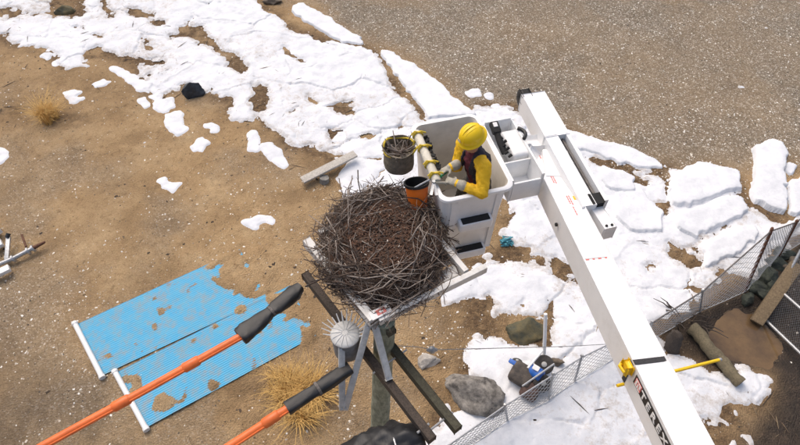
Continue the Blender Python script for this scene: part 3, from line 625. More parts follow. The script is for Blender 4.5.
bm = B(); box(bm, cp(520, 380, .16), (.46, .42, .30), R1, .10, 3); obj('body', bm, cartb_m, t, True)
bm = B(); box(bm, cp(528, 395, .12), (.34, .34, .22), R1, .09, 3); obj('sack', bm, rust_br, t, True)
bm = B(); lathe(bm, [(.08, -.15), (.12, -.14), (.13, 0), (.12, .14), (.08, .15)], 20, M.Translation(cp(532, 380, .28)) @ M.Rotation(1.2, 4, V((.6, .4, .2)))); obj('tub', bm, blue_m, t, True)
bm = B(); box(bm, cp(531, 379, .45), (.13, .10, .02), R1, .006, 1); obj('label_plate', bm, white_pvc, t, True)
bm = B(); box(bm, cp(514, 372, .28), (.34, .09, .06), R1, .02, 2); obj('blue_rail', bm, blue_m, t, True)
bm = B(); tube(bm, [cp(524, 377, .35), cp(538, 361, .42)], .022, 8); obj('handle', bm, white_pvc, t, True)
bm = B(); tube(bm, [cp(518, 396, .42), cp(548, 376, .48)], .018, 8); obj('handle', bm, galv, t, True)

# teal rope heap below the bucket
c = PS(506, 243, .03); bm = B(); r = random.Random(4)
for k in range(7):
    a0 = r.random() * 6; q = [c + V((r.uniform(-.16, .16), r.uniform(-.14, .14), r.uniform(0, .12))) for _ in range(6)]
    tube(bm, q, .018, 6)
obj('rope_heap', bm, teal_m, None, True, origin=c, label='small tangle of teal rope on snow below the bucket', cat='rope')

# hardware at the left edge
c = PG(18, 264); t = thing('anchor_hardware', c, 'galvanised rod and clamps with white plastic caps at the left edge', 'hardware')
bm = B(); tube(bm, [PG(0, 268, .12), PG(16, 262, .14), PG(36, 252.5, .16)], .05, 12); obj('rod', bm, galv, t, True)
bm = B(); tube(bm, [PG(37, 252, .16), PG(49, 246.5, .17)], [.05, .028], 10); obj('rod_tip', bm, rust, t, True, label='rusty tip of the rod')
for px, py in ((16.5, 262), (31.5, 254.5), (36.5, 252)):
    a = PG(px - .9, py + .45, .14); b = PG(px + .9, py - .45, .145); bm = B(); tube(bm, [a, b], .09, 14); obj('clamp', bm, galv, t, True)
bm = B(); beam(bm, PG(9, 263, .10), PG(14, 243, .24), .09, .05); obj('bracket', bm, galv, t, True)
bm = B(); tube(bm, [PG(13, 244, .26), PG(15.5, 241, .3)], .05, 10); obj('bolt', bm, black_rub, t, True)
bm = B(); tube(bm, [PG(30, 251, .17), PG(26.5, 240, .2)], .025, 8); obj('bolt', bm, rust, t, True)
for p0, p1, wd in (((-6, 281), (14, 272), .17), ((-8, 253), (6, 246), .24), ((-8, 232), (1, 238), .2)):
    bm = B(); beam(bm, PG(*p0, .15), PG(*p1, .17), wd, .10, bev=.02); obj('white_cap', bm, white_pvc, t, True)

rail_m = mat('tarnished_rail', (.17, .155, .145), .7, .3, var=.4, scale=12)
# ------------------------------------------------------------------ chain-link fences
def quadmesh(bm, b0, b1, t0, t1, sp, r):
    W_ = (b1 - b0).length; Hh = ((t0 - b0).length + (t1 - b1).length) / 2
    nrm = (b1 - b0).cross(t0 - b0).normalized()
    f = lambda s, t: b0.lerp(b1, s / W_).lerp(t0.lerp(t1, s / W_), t / Hh)
    k = -Hh
    while k < W_:
        for sgn in (0, 1):
            s0 = max(0, k); s1 = min(W_, k + Hh)
            if s1 - s0 < .02: continue
            ta, tb = (s0 - k, s1 - k) if sgn == 0 else (Hh - (s0 - k), Hh - (s1 - k))
            off = nrm * (r * .8 if sgn else -r * .8)
            mid = f((s0 + s1) / 2, (ta + tb) / 2) + nrm * .03 * math.sin(k * 3)
            tube(bm, [f(s0, ta) + off, mid + off, f(s1, tb) + off], r, 3, False)
        k += sp
def fence(posts, label, sp=.12, r=.0052, rusty=(), rail=True, wire_bottom=True):
    """posts: list of (base, top)"""
    t = thing('chain_link_fence', posts[0][0], label, 'fence')
    for i, (b, tp) in enumerate(posts):
        bm = B(); tube(bm, [b - V((0, 0, .12)), tp], .032 if i in rusty else .021, 9); p = obj('post', bm, rust if i in rusty else galv, t, True)
        bm = B(); tube(bm, [tp, tp + (tp - b).normalized() * .04], [.036, .02], 9); obj('post_cap', bm, rust if i in rusty else galv, p, True)
    for (b0, t0), (b1, t1) in zip(posts, posts[1:]):
        if rail:
            bm = B(); tube(bm, [t0 - (t0 - b0).normalized() * .05, t1 - (t1 - b1).normalized() * .05], .015, 8); obj('top_rail', bm, rail_m if rusty else galv, t, True)
        bm = B(); lo0 = b0.lerp(t0, .05); lo1 = b1.lerp(t1, .05); quadmesh(bm, lo0, lo1, b0.lerp(t0, .96), b1.lerp(t1, .96), sp, r)
        setp(obj('wire_mesh', bm, wire_m, t, True), kind='stuff')
        if wire_bottom:
            bm = B(); tube(bm, [lo0, lo0.lerp(lo1, .5) + V((0, 0, -.03)), lo1], .009, 5); obj('tension_wire', bm, galv, t, True)
    return t
def post(bx, by, tx, ty, h):
    return PS(bx, by), P(tx, ty, PS(bx, by).z + h)
fence([post(440, 468, 412, 470, 1.0), post(508, 422, 505, 405, .85), post(548, 403, 553, 374, .85), post(574, 384, 582, 356, .85), post(640, 345, 652, 322, .9)], 'sagging chain-link fence with grey rail crossing the snow below the boom', rusty=())
fence([post(650, 342, 652, 322, .9), post(702, 311, 703, 290, 1.0), post(745, 294, 772, 229, 1.6), post(779, 258, 797, 221, 1.6), post(830, 225, 850, 180, 1.7)], 'chain-link fence with rusty leaning post right of the boom', rusty=(2, 3))

# gate panel of steel frame and dense mesh leaning at the right edge
c = PG(766, 319); t = thing('mesh_gate', c, 'galvanised mesh gate leaning over the mud at the right edge', 'gate')
A = PG(765, 318, .05); A2 = P(801, 250, 1.0); Bq = P(803, 356, .25); Cq = A2 + (Bq - A); 
Bq = A + (Bq - A) * 1.5; Cq = A2 + (Bq - A)
for p, q in ((A, A2), (A, Bq), (A2, Cq), (Bq, Cq), (A.lerp(A2, .42), Bq.lerp(Cq, .42))):
    bm = B(); tube(bm, [p, q], .03, 10); obj('frame_tube', bm, galv, t, True)
bm = B(); quadmesh(bm, A, Bq, A2, Cq, .06, .0018); setp(obj('wire_mesh', bm, wire_m, t, True), kind='stuff')
for q in (A, A.lerp(A2, .42)):
    bm = B(); tube(bm, [q - V((.03, .03, 0)), q + V((.03, .03, .03))], .045, 10); obj('hinge', bm, galv, t, True)
from mathutils import noise as NZ
def rough(bm, amp, sc=6):
    bm.normal_update()
    for v in bm.verts: v.co += v.normal * amp * (NZ.noise(v.co * sc) + .6 * NZ.noise(v.co * sc * 3))
# timbers in the mud
a = PG(757, 322, .10); b = P(797, 264, .75)
bm = B(); beam(bm, a, b, .25, .2, bev=.03); obj('tan_timber', bm, tan_wood, None, True, origin=a - V((0, 0, .1)), label='square tan timber leaning beside the mesh gate', cat='timber')
a = PG(688, 331, .16); b = PG(738, 386, .12)
bm = B(); tube(bm, [a.lerp(b, k / 24) + V((.02 * math.sin(k * .5), 0, .015 * math.sin(k * .3))) for k in range(25)], [.135 - .02 * k / 24 + .008 * math.sin(k * 1.7) for k in range(25)], 22); rough(bm, .022, 5); obj('log', bm, olive_wood, None, True, origin=a.lerp(b, .5) - V((0, 0, .15)), label='algae-stained round log lying in mud right of the boom', cat='log')
a = PG(672, 349, 0); b = P(678, 331, .55)
bm = B(); tube(bm, [(a - V((0, 0, .1))).lerp(b, k / 9) for k in range(10)], [.15, .15, .145, .14, .14, .13, .125, .12, .10, .06], 18); rough(bm, .05, 6); obj('dark_stump', bm, brown_arm, None, True, origin=a, label='dark rotten post stump beside the log', cat='stump')
# sprung branches near the dark stump
c = PG(690, 322); bm = B(); r = random.Random(8)
for k in range(16):
    p0 = c + V((r.uniform(-.5, .3), r.uniform(-.2, .3), 0)); d = V((r.uniform(-.5, .5), r.uniform(-.5, .5), r.uniform(.1, .4))); tube(bm, [p0, p0 + d * .5 + V((0, 0, .05)), p0 + d], [.016, .012, .006], 5)
obj('brushwood', bm, brown_arm, None, True, origin=c, label='dark brushwood caught under the fence right of the boom', cat='brushwood')

# ------------------------------------------------------------------ utility pole, crossarms, platform
def poleP(Z): return V((-.150 - (5.62 - Z) * .045, 2.70, Z))
t = thing('utility_pole', poleP(0), 'green weathered utility pole with two crossarms and white nest platform', 'utility pole'); pole = t
bm = B(); prof = []
n_ = 18; pts = [poleP(z) for z in np.linspace(-.3, 5.60, n_)]; rr_ = [.155 - .048 * k / (n_ - 1) + .003 * math.sin(k * 2.1) for k in range(n_)]
tube(bm, pts, rr_, 22); obj('shaft', bm, green_pole, t, True)
ARMZ = 5.0; ad = V((.6, -.8, 0)); an = V((-.8, -.6, 0)); pc = poleP(ARMZ)
e0 = P(303, 275, ARMZ); e1 = P(430, 441, ARMZ)
cen = pc + an * .155
a0 = cen - ad * 1.25; a1 = cen + ad * 1.12
a0 = e0.lerp(a0, .3); a1 = e1.lerp(a1, .3); ad = (a1 - a0).normalized(); an = V((ad.y, -ad.x, 0)) * 1; an = an if an.x < 0 else -an
bm = B(); beam(bm, a0, a1, .085, .115, bev=.008); arm1 = obj('crossarm', bm, brown_arm, t, True, label='brown crossarm on the near side of the pole')
s1 = P(458, 430, ARMZ); s0 = s1 - ad * 2.35
bm = B(); beam(bm, s0, s1, .085, .115, bev=.008); arm2 = obj('crossarm', bm, mossy, t, True, label='mossy crossarm on the far side of the pole')
for k in (.42, .62):   # through bolts between the arms
    p = a0.lerp(a1, k); q = p - an * .36
    bm = B(); tube(bm, [p + an * .07, q - an * .02], .011, 8); obj('bolt', bm, galv, t, True)
for k in (.06, .94):
    p = a0.lerp(a1, k); bm = B(); tube(bm, [p + an * .075, p - an * .075], .014, 8); obj('bolt', bm, galv, arm1, True)
p = s0.lerp(s1, .93); bm = B(); tube(bm, [p + an * .26, p - an * .07], .012, 8); obj('bolt', bm, galv, arm2, True)
# platform frame
PZ = 5.68; e1_ = V((.58, -.815, 0)); e2_ = V((.815, .58, 0)); B0 = P(375, 323, PZ)
e2_ = (P(502, 260, PZ) - B0).normalized(); e1_ = V((e2_.y, -e2_.x, 0)) * 1.0
e1_ = (e1_ * .6 + (B0 - P(312, 247, PZ)).normalized() * .4).normalized()
bm = B(); beam(bm, P(307, 242, PZ), P(373.5, 322, PZ), .085, .12, bev=.006); pl = obj('platform_beam', bm, white_dirty, t, True, label='white platform beam on the left')
bm = B(); beam(bm, B0 + e2_ * .04, B0 + e2_ * 1.32, .06, .10, bev=.006); obj('platform_beam', bm, white_dirty, t, True, label='white platform beam towards the bucket')
bm = B(); beam(bm, B0 + e2_ * 1.1 - e1_ * 1.25, B0 + e2_ * 1.1 - e1_ * .045, .06, .12, bev=.006); obj('platform_beam', bm, white_dirty, t, True)
bm = B(); beam(bm, B0 - e1_ * 1.26 + e2_ * .045, B0 - e1_ * 1.26 + e2_ * 1.06, .06, .12, bev=.006); obj('platform_beam', bm, white_dirty, t, True)
for k in range(7):
    q = B0 - e1_ * (.14 + .165 * k); bm = B(); beam(bm, q + e2_ * .05 + V((0, 0, -.02)), q + e2_ * 1.06 + V((0, 0, -.02)), .13, .03, bev=.004); obj('deck_slat', bm, white_dirty, t, True)
for k in (.35, .8):     # bearers resting on the crossarms
    q = B0 - e1_ * 1.2 * k + V((0, 0, -.115)); bm = B(); beam(bm, q - e2_ * .02, q + e2_ * 1.1, .09, .10, bev=.005); obj('bearer', bm, mossy, t, True)
# corner bracket with red and white sticker
q = B0 + V((0, 0, .065)); bm = B(); beam(bm, q - e1_ * .05 - e2_ * .02, q - e1_ * .05 + e2_ * .2, .10, .012, bev=.003); br = obj('corner_plate', bm, white_pvc, t, True)
bm = B(); beam(bm, q - e1_ * .05 + e2_ * .05 + V((0, 0, .008)), q - e1_ * .05 + e2_ * .15 + V((0, 0, .008)), .06, .003, bev=0); st = obj('sticker', bm, red_dec, br)
bm = B(); beam(bm, q - e1_ * .05 + e2_ * .08 + V((0, 0, .0105)), q - e1_ * .05 + e2_ * .12 + V((0, 0, .0105)), .03, .002, bev=0); obj('sticker_patch', bm, white_pvc, st)
# pole-top cleat under platform
bm = B(); beam(bm, poleP(5.53) - e1_ * .4, poleP(5.53) + e1_ * .14, .09, .09, bev=.005); obj('cleat', bm, mossy, t, True)
# grey fibreglass braces: the hanging V and the knee brace
vtx = P(345, 410, 4.62); v1 = P(369, 322, 5.60); v2 = P(341.5, 345, 5.36); kn0 = P(375, 326, 5.60); kn1 = a0.lerp(a1, .60) + V((0, 0, .07)) 
kn1 = P(389, 379, 5.08)
for p, q, nm in ((vtx, v1, 'brace'), (vtx + V((-.03, 0, 0)), v2, 'brace'), (kn0, kn1, 'knee_brace')):
    bm = B(); beam(bm, p, q, .068, .03, up=V((.3, -.6, .7)), bev=.008); o = obj(nm, bm, frp_bar, t, True)
    d = (q - p).normalized()
    for f in (.04, .95):
        c = p.lerp(q, f); bm = B(); tube(bm, [c + V((0, -.02, .022)), c + V((0, -.028, .031))], .012, 8); obj('bolt', bm, galv, o, True)
# spiked dome on a grey drum, standing on the crossarm
dt = P(345, 333, 5.42); c = dt + V((0, 0, -.40))
t2 = thing('spiked_bird_guard', c, 'white dome with bird spikes on a grey drum beside the pole', 'bird guard')
X = M.Translation(c)
bm = B(); lathe(bm, [(.11, 0), (.145, .01), (.145, .36), (.14, .375), (0, .375)], 26, X); obj('drum', bm, mat('drum_grey', (.20, .205, .21), .6, var=.3, scale=12), t2, True)
bm = B(); lathe(bm, [(.148, .360), (.156, .366), (.152, .380), (.13, .395), (.085, .408), (.03, .414), (0, .415)], 26, X); dm = obj('dome', bm, mat('dome_grey', (.62, .62, .60), .6, var=.2, scale=12), t2, 'all')
for k in range(14):
    g = 2 * math.pi * k / 14; bm = B(); tube(bm, [c + V((math.cos(g) * q_, math.sin(g) * q_, z_)) for q_, z_ in ((.03, .415), (.085, .409), (.13, .396), (.153, .380))], .0055, 5); obj('rib', bm, frp_bar, dm, True)
r = random.Random(2)
for k in range(15):
    a = math.radians(-10 + k * 14); 
    d = V((math.cos(a), math.sin(a), .55 + .25 * r.random())).normalized(); p = c + V((math.cos(a) * .145, math.sin(a) * .145, .375))
    bm = B(); tube(bm, [p, p + d * r.uniform(.09, .14)], [.008, .005], 5); obj('spike', bm, white_pvc, dm, True)
bm = B(); beam(bm, c + V((0, .0, -.012)), a0.lerp(a1, .36) + V((0, 0, .07)), .06, .02); obj('mount', bm, galv, t2, True)

# nest ----------------------------------------------------------------
NC = P(383, 242, PZ + .16); NC.z = PZ + .015
t = thing('osprey_nest', NC, 'large round nest of grey sticks on the white pole platform', 'nest')
r = random.Random(12)
def nz_(q): return .03 + .22 * max(0.0, 1 - (q / .72) ** 3.2) - .05 * math.exp(-(q / .3) ** 2)
prof = [(0.001, nz_(0))] + [(q, nz_(q)) for q in np.linspace(.08, .60, 12)] + [(.61, .02), (.5, 0)]
bm = B(); lathe(bm, [(a, float(b)) for a, b in prof], 40, M.Translation(NC), .03)
for v in bm.verts:
    v.co.y = NC.y + (v.co.y - NC.y) * 1.1 + .05; v.co.z += .02 * (float(fbm(v.co.x * 12, v.co.y * 12, 3)) - .5)
obj('nest_bowl', bm, litter_m, t, 'all')
def stick_bm(bm, L, rad, curve, tf, n=5):
    pts = []; ph = r.random() * 6
    for k in range(5):
        f = k / 4 - .5; pts.append(tf @ V((f * L, curve * L * (1 - 4 * f * f) + .02 * L * math.sin(f * 9 + ph), .03 * L * math.sin(f * 6 + ph))))
    tube(bm, pts, [rad * (1 - .45 * k / 4) for k in range(5)], n)
protos = []
for k in range(30):
    bm = B(); L = 1.0; ph = r.random() * 6; cv = r.uniform(-.22, .22)
    pts = [V(((f - .5), cv * (1 - 4 * (f - .5) ** 2) + .025 * math.sin(f * 9 + ph), .03 * math.sin(f * 6 + ph))) for f in (0, .25, .5, .75, 1)]
    rad = r.uniform(.006, .013); tube(bm, pts, [rad * q for q in (1, .92, .8, .68, .45)], 6)
    if k % 3 == 0:
        f = pts[2]; tube(bm, [f, f + V((.12, .1 * (1 if k % 2 else -1), .03)), f + V((.24, .14 * (1 if k % 2 else -1), .05))], [rad * .6, rad * .5, rad * .25], 5)
    me = bpy.data.meshes.new('stick'); bm.to_mesh(me); bm.free(); me.materials.append((twig_a, twig_b, twig_b, twig_a, twig_c)[k % 5]); 
    me.polygons.foreach_set('use_smooth', [True] * len(me.polygons)); protos.append(me)
def stick_tf(top):
    while True:
        q = .74 * math.sqrt(r.random()) if not top else r.choice([r.uniform(.40, .70), r.uniform(.42, .70), r.uniform(.42, .70), r.uniform(.05, .5)])
        a = r.random() * 6.283
        if q < .40 and r.random() < .72: continue
        break
    yaw = a + math.pi / 2 + r.gauss(0, .55 if q > .4 else 1.3)
    z = float(nz_(q)) + (r.uniform(.0, .06) + (.03 if q > .45 else 0) if top else r.uniform(-.16, .03))
    if q > .62: z = max(.0, z - .05) + r.uniform(-.03, .03)
    pos = V((q * math.cos(a), q * math.sin(a), max(z, .012)))
    Rm = M.Rotation(yaw, 4, 'Z') @ M.Rotation(r.gauss(0, .10), 4, 'Y') @ M.Rotation(r.random() * 6.28, 4, 'X')
    return q, pos, Rm
for i in range(300):
    q, pos, Rm = stick_tf(True); L = r.uniform(.28, .78) if q > .4 else r.uniform(.18, .55)
    o = bpy.data.objects.new('stick', protos[i % 30]); COL.objects.link(o); o.parent = t
    s_ = L * r.uniform(.9, 1.1); yz = r.uniform(.45, .85)
    pos = V((pos.x * .94, pos.y * 1.12 + .05, pos.z)); o.matrix_local = M.Translation(pos) @ Rm @ M.Diagonal((s_, yz * .8, yz * .8, 1))
for mm, cnt, nm in ((twig_a, 420, 'stick_mass'), (twig_b, 900, 'stick_mass'), (twig_c, 900, 'stick_mass')):
    bm = B()
    for i in range(cnt):
        q, pos, Rm = stick_tf(False)
        pos = V((pos.x * .94, pos.y * 1.12 + .05, pos.z)); stick_bm(bm, r.uniform(.12, .5), r.uniform(.0025, .0062), r.uniform(-.15, .15), M.Translation(NC + pos) @ Rm, 4)
    setp(obj(nm, bm, mm, t, True), kind='stuff')
bm = B()   # fine frayed ends hanging round the edge
for i in range(240):
    a = r.random() * 6.283; q = r.uniform(.54, .66); p = NC + V((q * math.cos(a), q * 1.1 * math.sin(a) + .05, r.uniform(.0, .16)))
    d = V((math.cos(a), math.sin(a), r.uniform(-.9, .3))) * r.uniform(.08, .22) + V((r.uniform(-.08, .08), r.uniform(-.08, .08), 0))
    tube(bm, [p, p + d * .5 + V((0, 0, .012)), p + d], [.004, .003, .0015], 4)
setp(obj('frayed_twigs', bm, twig_b, t, True), kind='stuff')
for mm, cnt, s0_, nm in ((litter_m, 1800, .02, 'bark_bits'), (twig_b, 700, .016, 'bark_bits'), (mat('shell_bits', (.62, .56, .48), .8), 60, .012, 'shell_bits')):
    bm = B()
    for i in range(cnt):
        q = .52 * math.sqrt(r.random()); a = r.random() * 6.283; p = NC + V((q * math.cos(a), q * math.sin(a), float(nz_(q)) + r.uniform(.0, .02)))
        box(bm, p, (s0_ * r.uniform(.6, 2.4), s0_ * r.uniform(.4, 1), s0_ * .4), M.Rotation(r.random() * 6, 3, 'Z') @ M.Rotation(r.uniform(-.6, .6), 3, 'X'))
    setp(obj(nm, bm, mm, t), kind='stuff')

# ------------------------------------------------------------------ covered conductors
def smooth_path(pts, n=24):
    pts = [V(p) for p in pts]; out = []
    for i in range(len(pts) - 1):
        p0 = pts[max(i - 1, 0)]; p1 = pts[i]; p2 = pts[i + 1]; p3 = pts[min(i + 2, len(pts) - 1)]
        for k in range(n // (len(pts) - 1)):
            f = k / (n // (len(pts) - 1))
            out.append(.5 * ((2 * p1) + (p2 - p0) * f + (2 * p0 - 5 * p1 + 4 * p2 - p3) * f * f + (3 * p1 - p0 - 3 * p2 + p3) * f ** 3))
    return out + [pts[-1]]
def hose(pts, r0, label, joints):
    path = smooth_path(pts, 30); t = thing('line_hose', path[0], label, 'line hose', 'orange line hoses over the wires')
    bm = B(); tube(bm, path, r0, 16); h = obj('hose', bm, orange, t, True)
    up = V((0, 0, 1))          # lengthwise lip of the hose
    bm = B(); d = (path[-1] - path[0]).normalized(); s_ = d.cross(up).normalized()
    tube(bm, [p - s_ * (r0 * .86) + up * r0 * .42 for p in path[4:-1]], r0 * .26, 8); obj('lip', bm, orange, t, True)
    for f in joints:
        k = int(f * (len(path) - 2)); p = path[k]; q = path[k + 1]; d = (q - p).normalized()
        bm = B(); tube(bm, [p - d * .09, p - d * .075, p + d * .075, p + d * .09], [r0 * 1.05, r0 * 1.28, r0 * 1.28, r0 * 1.05], 16); obj('coupling', bm, orange, t, True)
hz = 5.12
A_ = P(238, 338, 5.1); B_ = P(45, 445, 4.95); hose([A_ + (A_ - B_).normalized() * .05, A_, A_.lerp(B_, .5) + V((0, 0, -.01)), B_, B_ + (B_ - A_) * 1.0], .043, 'longer orange line hose crossing above the blue panels', [.42, .62])
C_ = P(287, 409, 5.08); D_ = P(230, 446, 5.0); hose([C_ + (C_ - D_).normalized() * .05, C_, D_, D_ + (D_ - C_) * 3.5], .043, 'shorter orange line hose at the bottom edge beside the grass tuft', [.55])
def boot(secs, label, strap_at, name='insulator_cover'):
    """secs: (centre, half-width, half-height); a soft rubber sleeve lofted through them"""
    t = thing(name, secs[0][0], label, 'rubber cover', 'black rubber insulator covers'); bm = B(); rings = []
    d = (secs[-1][0] - secs[0][0]).normalized(); s_ = d.cross(V((0, 0, 1))).normalized(); u_ = s_.cross(d).normalized(); n_ = 20
    fine = []
    for (p, a, h), (p2, a2, h2) in zip(secs, secs[1:]):
        for k in range(5): f = k / 5; fine.append((p.lerp(p2, f), a + (a2 - a) * f, h + (h2 - h) * f))
    fine.append(secs[-1])
    for i, (p, a, h) in enumerate(fine):
        ring = []
        for k in range(n_):
            g = 2 * math.pi * k / n_; wob = 1 + .05 * math.sin(g * 3 + i * .5) + .03 * math.sin(5 * g - i * 1.3)
            cx = math.copysign(abs(math.cos(g)) ** .6, math.cos(g)); cz = math.copysign(abs(math.sin(g)) ** .6, math.sin(g))
            ring.append(bm.verts.new(p + s_ * a * cx * wob + u_ * h * cz * wob))
        rings.append(ring)
    for a, b in zip(rings, rings[1:]):
        for k in range(n_): bm.faces.new((a[k], a[(k + 1) % n_], b[(k + 1) % n_], b[k]))
    bm.faces.new(rings[0][::-1]); bm.faces.new(rings[-1]); obj('sleeve', bm, black_rub, t, True)
    for f in strap_at:
        i = int(f * (len(fine) - 1)); p, a, h = fine[i]; bm = B(); loop = []
        for k in range(17):
            g = 2 * math.pi * k / 16; loop.append(p + s_ * (a * 1.1 + .004) * math.cos(g) + u_ * (h * 1.1 + .004) * math.sin(g))
        for q0, q1 in zip(loop, loop[1:]):
            beam(bm, q0, q1, .028, .006, up=(q0 - p).normalized(), bev=0)
        obj('strap', bm, rail_m, t)
    return t
b0 = P(301, 287, 5.12); b1_ = P(240, 337, 5.1)
boot([(b0, .05, .06), (b0.lerp(b1_, .12), .095, .06), (b0.lerp(b1_, .42), .085, .05), (b0.lerp(b1_, .5), .06, .05), (b0.lerp(b1_, .62), .085, .045), (b0.lerp(b1_, .9), .11, .065), (b1_, .10, .068)], 'black rubber cover on the upper end of the crossarm, strapped in the middle', [.5])
b0 = P(350, 368, 5.08); b1_ = P(287, 409, 5.08)
boot([(b0, .07, .06), (b0.lerp(b1_, .4), .075, .06), (b0.lerp(b1_, .6), .06, .05), (b1_, .07, .06)], 'black rubber cover beside the pole above the shorter orange hose', [.55])
# black rubber blanket slung over the lower end of the arm
t = thing('rubber_blanket', P(385, 432, 5.0), 'black rubber blanket bundled round the line at the bottom of the pole', 'rubber blanket', None)
q0 = P(424, 436, 4.95); q1 = P(325, 466, 4.95); bm = B(); nu, nv = 40, 28; rows = []
ax = (q1 - q0).normalized(); s_ = ax.cross(V((0, 0, 1))).normalized()
for i in range(nu):
    row = []
    for j in range(nv):
        f = i / (nu - 1); g = 2 * math.pi * j / nv; p = q0.lerp(q1, f)
        rad = (.075 + .115 * math.sin(math.pi * min(1, f * 1.05)) ** .7) * (1 + .16 * math.sin(2 * g + 5 * f) + .12 * math.sin(5 * g + 9 * f) + .09 * math.sin(9 * g - 17 * f) + .07 * math.sin(3 * g + 31 * f))
        row.append(bm.verts.new(p + s_ * rad * 1.15 * math.cos(g) + V((0, 0, rad * .85 * math.sin(g))) + V((0, 0, -.07))))
    rows.append(row)
for a, b in zip(rows, rows[1:]):
    for j in range(nv): bm.faces.new((a[j], a[(j + 1) % nv], b[(j + 1) % nv], b[j]))
bm.faces.new(rows[0][::-1]); bm.faces.new(rows[-1]); obj('blanket', bm, black_rub, t, 'all')
for f in (.3, .72):
    p = q0.lerp(q1, f) + V((0, 0, .06)); bm = B(); beam(bm, p - s_ * .05, p + s_ * .05, .016, .02, bev=.004); obj('clamp_pin', bm, galv, t, True)
# thin guy wire running right from the pole with its strain insulator
a = poleP(4.9) + V((.1, .05, 0)); m1 = P(432, 350, 4.3); e = PG(640, 362, .9); 
bm = B(); w0 = P(418, 347, 4.55)
tube(bm, [a, w0, m1, m1.lerp(e, .5) + V((0, 0, -.06)), e], .0055, 6); t = thing('guy_wire', e - V((0, 0, .9)), 'thin grey guy wire running right from the pole over the snow', 'wire')
obj('wire', bm, galv, t, True)
bm = B(); d = (e - m1).normalized(); X = M.Translation(m1) @ d.to_track_quat('Z', 'Y').to_matrix().to_4x4(); lathe(bm, [(.008, -.09), (.02, -.08), (.026, -.05), (.016, -.04), (.045, -.02), (.05, 0), (.045, .02), (.016, .04), (.026, .05), (.02, .08), (.008, .09)], 14, X); obj('strain_insulator', bm, galv, t, True)
bm = B(); tube(bm, [e - V((0, 0, 1.0)), e + V((0, 0, .04))], .03, 9); obj('anchor_post', bm, galv, t, True)
# ------------------------------------------------------------------ aerial lift: boom, jib, bucket
def Qp(p):
    v = V(p) - V((0, 0, H)); zc = v.y * math.cos(TH) - v.z * math.sin(TH); u = v.y * math.sin(TH) + v.z * math.cos(TH)
    return 400 + F * v.x / zc, 222.5 - F * u / zc
UP = V((0, 0, 1))
BC = V((.66, 4.38, 0)); Ld = V((.26, -.966, 0)).normalized(); Nd = V((-Ld.y, Ld.x, 0)); HL, HW = .57, .37; RIM, FLO = 6.25, 5.08
def bk(Lc, Nc, z): return BC + Ld * Lc + Nd * Nc + UP * z
lift = thing('aerial_lift', V((2.62, -2.2, 0)), 'white aerial lift boom with its open work bucket beside the nest', 'aerial lift')
def rrect(hl, hw, rad, z, n=6):
    pts = []
    for cx, cy, a0_ in ((1, 1, 0), (-1, 1, 90), (-1, -1, 180), (1, -1, 270)):
        for k in range(n + 1):
            a = math.radians(a0_ + 90 * k / n); pts.append(bk(cx * (hl - rad) + rad * math.cos(a), cy * (hw - rad) + rad * math.sin(a), z))
    return pts
def shell(secs, m, name, parent, capbot=True, captop=False):
    bm = B(); rings = [[bm.verts.new(p) for p in rrect(*s_)] for s_ in secs]
    for a, b in zip(rings, rings[1:]):
        n_ = len(a)
        for k in range(n_): bm.faces.new((a[k], a[(k + 1) % n_], b[(k + 1) % n_], b[k]))
    if capbot: bm.faces.new(rings[0][::-1])
    if captop: bm.faces.new(rings[-1])
    return obj(name, bm, m, parent, True)
bucket = shell([(HL * .86, HW * .82, .07, FLO - .03), (HL * .88, HW * .84, .08, FLO), (HL * .93, HW * .9, .09, 5.6), (HL * .99, HW * .98, .09, RIM - .06), (HL + .035, HW + .035, .11, RIM - .05), (HL + .045, HW + .045, .11, RIM - .03), (HL + .04, HW + .04, .11, RIM - .005), (HL + .02, HW + .02, .1, RIM + .004), (HL - .005, HW - .005, .09, RIM)], white_frp, 'bucket', lift)
shell([(HL * .84, HW * .80, .06, FLO + .03), (HL * .86, HW * .82, .07, FLO + .06), (HL * .91, HW * .88, .08, 5.62), (HL * .965, HW * .95, .085, RIM - .04), (HL - .002, HW - .002, .09, RIM + .001)], bucket_in, 'liner', bucket)
# moulded steps with black treads on the front face
for z, lw in ((5.79, .32), (5.20, .32)):
    k = HL * (.88 + .11 * (z - FLO) / (RIM - FLO)); R = M((Nd, -Ld, UP)).transposed()
    bm = B(); box(bm, bk(k + .035, .02, z - .05), (lw + .07, .12, .14), R, .025, 3); s_ = obj('step', bm, white_frp, bucket, True)
    bm = B(); box(bm, bk(k + .042, .02, z + .022), (lw, .085, .014), R, .004, 1); o = obj('tread', bm, black_pad, bucket, True)
for Nn in (-.24, .26):      # vertical ribs of the moulding
    bm = B(); beam(bm, bk(HL * .905 + .0, Nn, FLO + .06), bk(HL * .985, Nn, RIM - .09), .05, .02, up=Ld, bev=.008); obj('rib', bm, white_frp, bucket, True)
# padded tube tied along the left rim
q0 = bk(-.42, -HW - .01, RIM + .045); q1 = bk(.36, -HW - .01, RIM + .045)
bm = B(); tube(bm, [q0, q0.lerp(q1, .03), q0.lerp(q1, .97), q1], [.04, .048, .048, .04], 16); rg = obj('rim_pad', bm, mat('pad_cream', (.66, .63, .54), .8, var=.2, scale=9, bump=.3), bucket, True)
for f in (.08, .36, .68, .90):
    c = q0.lerp(q1, f); bm = B(); loop = [c + (Nd * math.cos(g) + UP * math.sin(g)) * .054 + Ld * .006 * math.sin(3 * g) for g in np.linspace(0, 6.283, 15)]
    tube(bm, loop, .012, 6, False); tube(bm, [c + UP * .055, c + UP * .08 + Nd * .03 + Ld * .02, c + UP * .04 + Nd * .085 + Ld * .01], .010, 6); tube(bm, [c + UP * .055, c + UP * .075 - Nd * .04, c + UP * .03 - Nd * .075], .010, 6)
    obj('rope_tie', bm, yellow_rope, bucket, True)
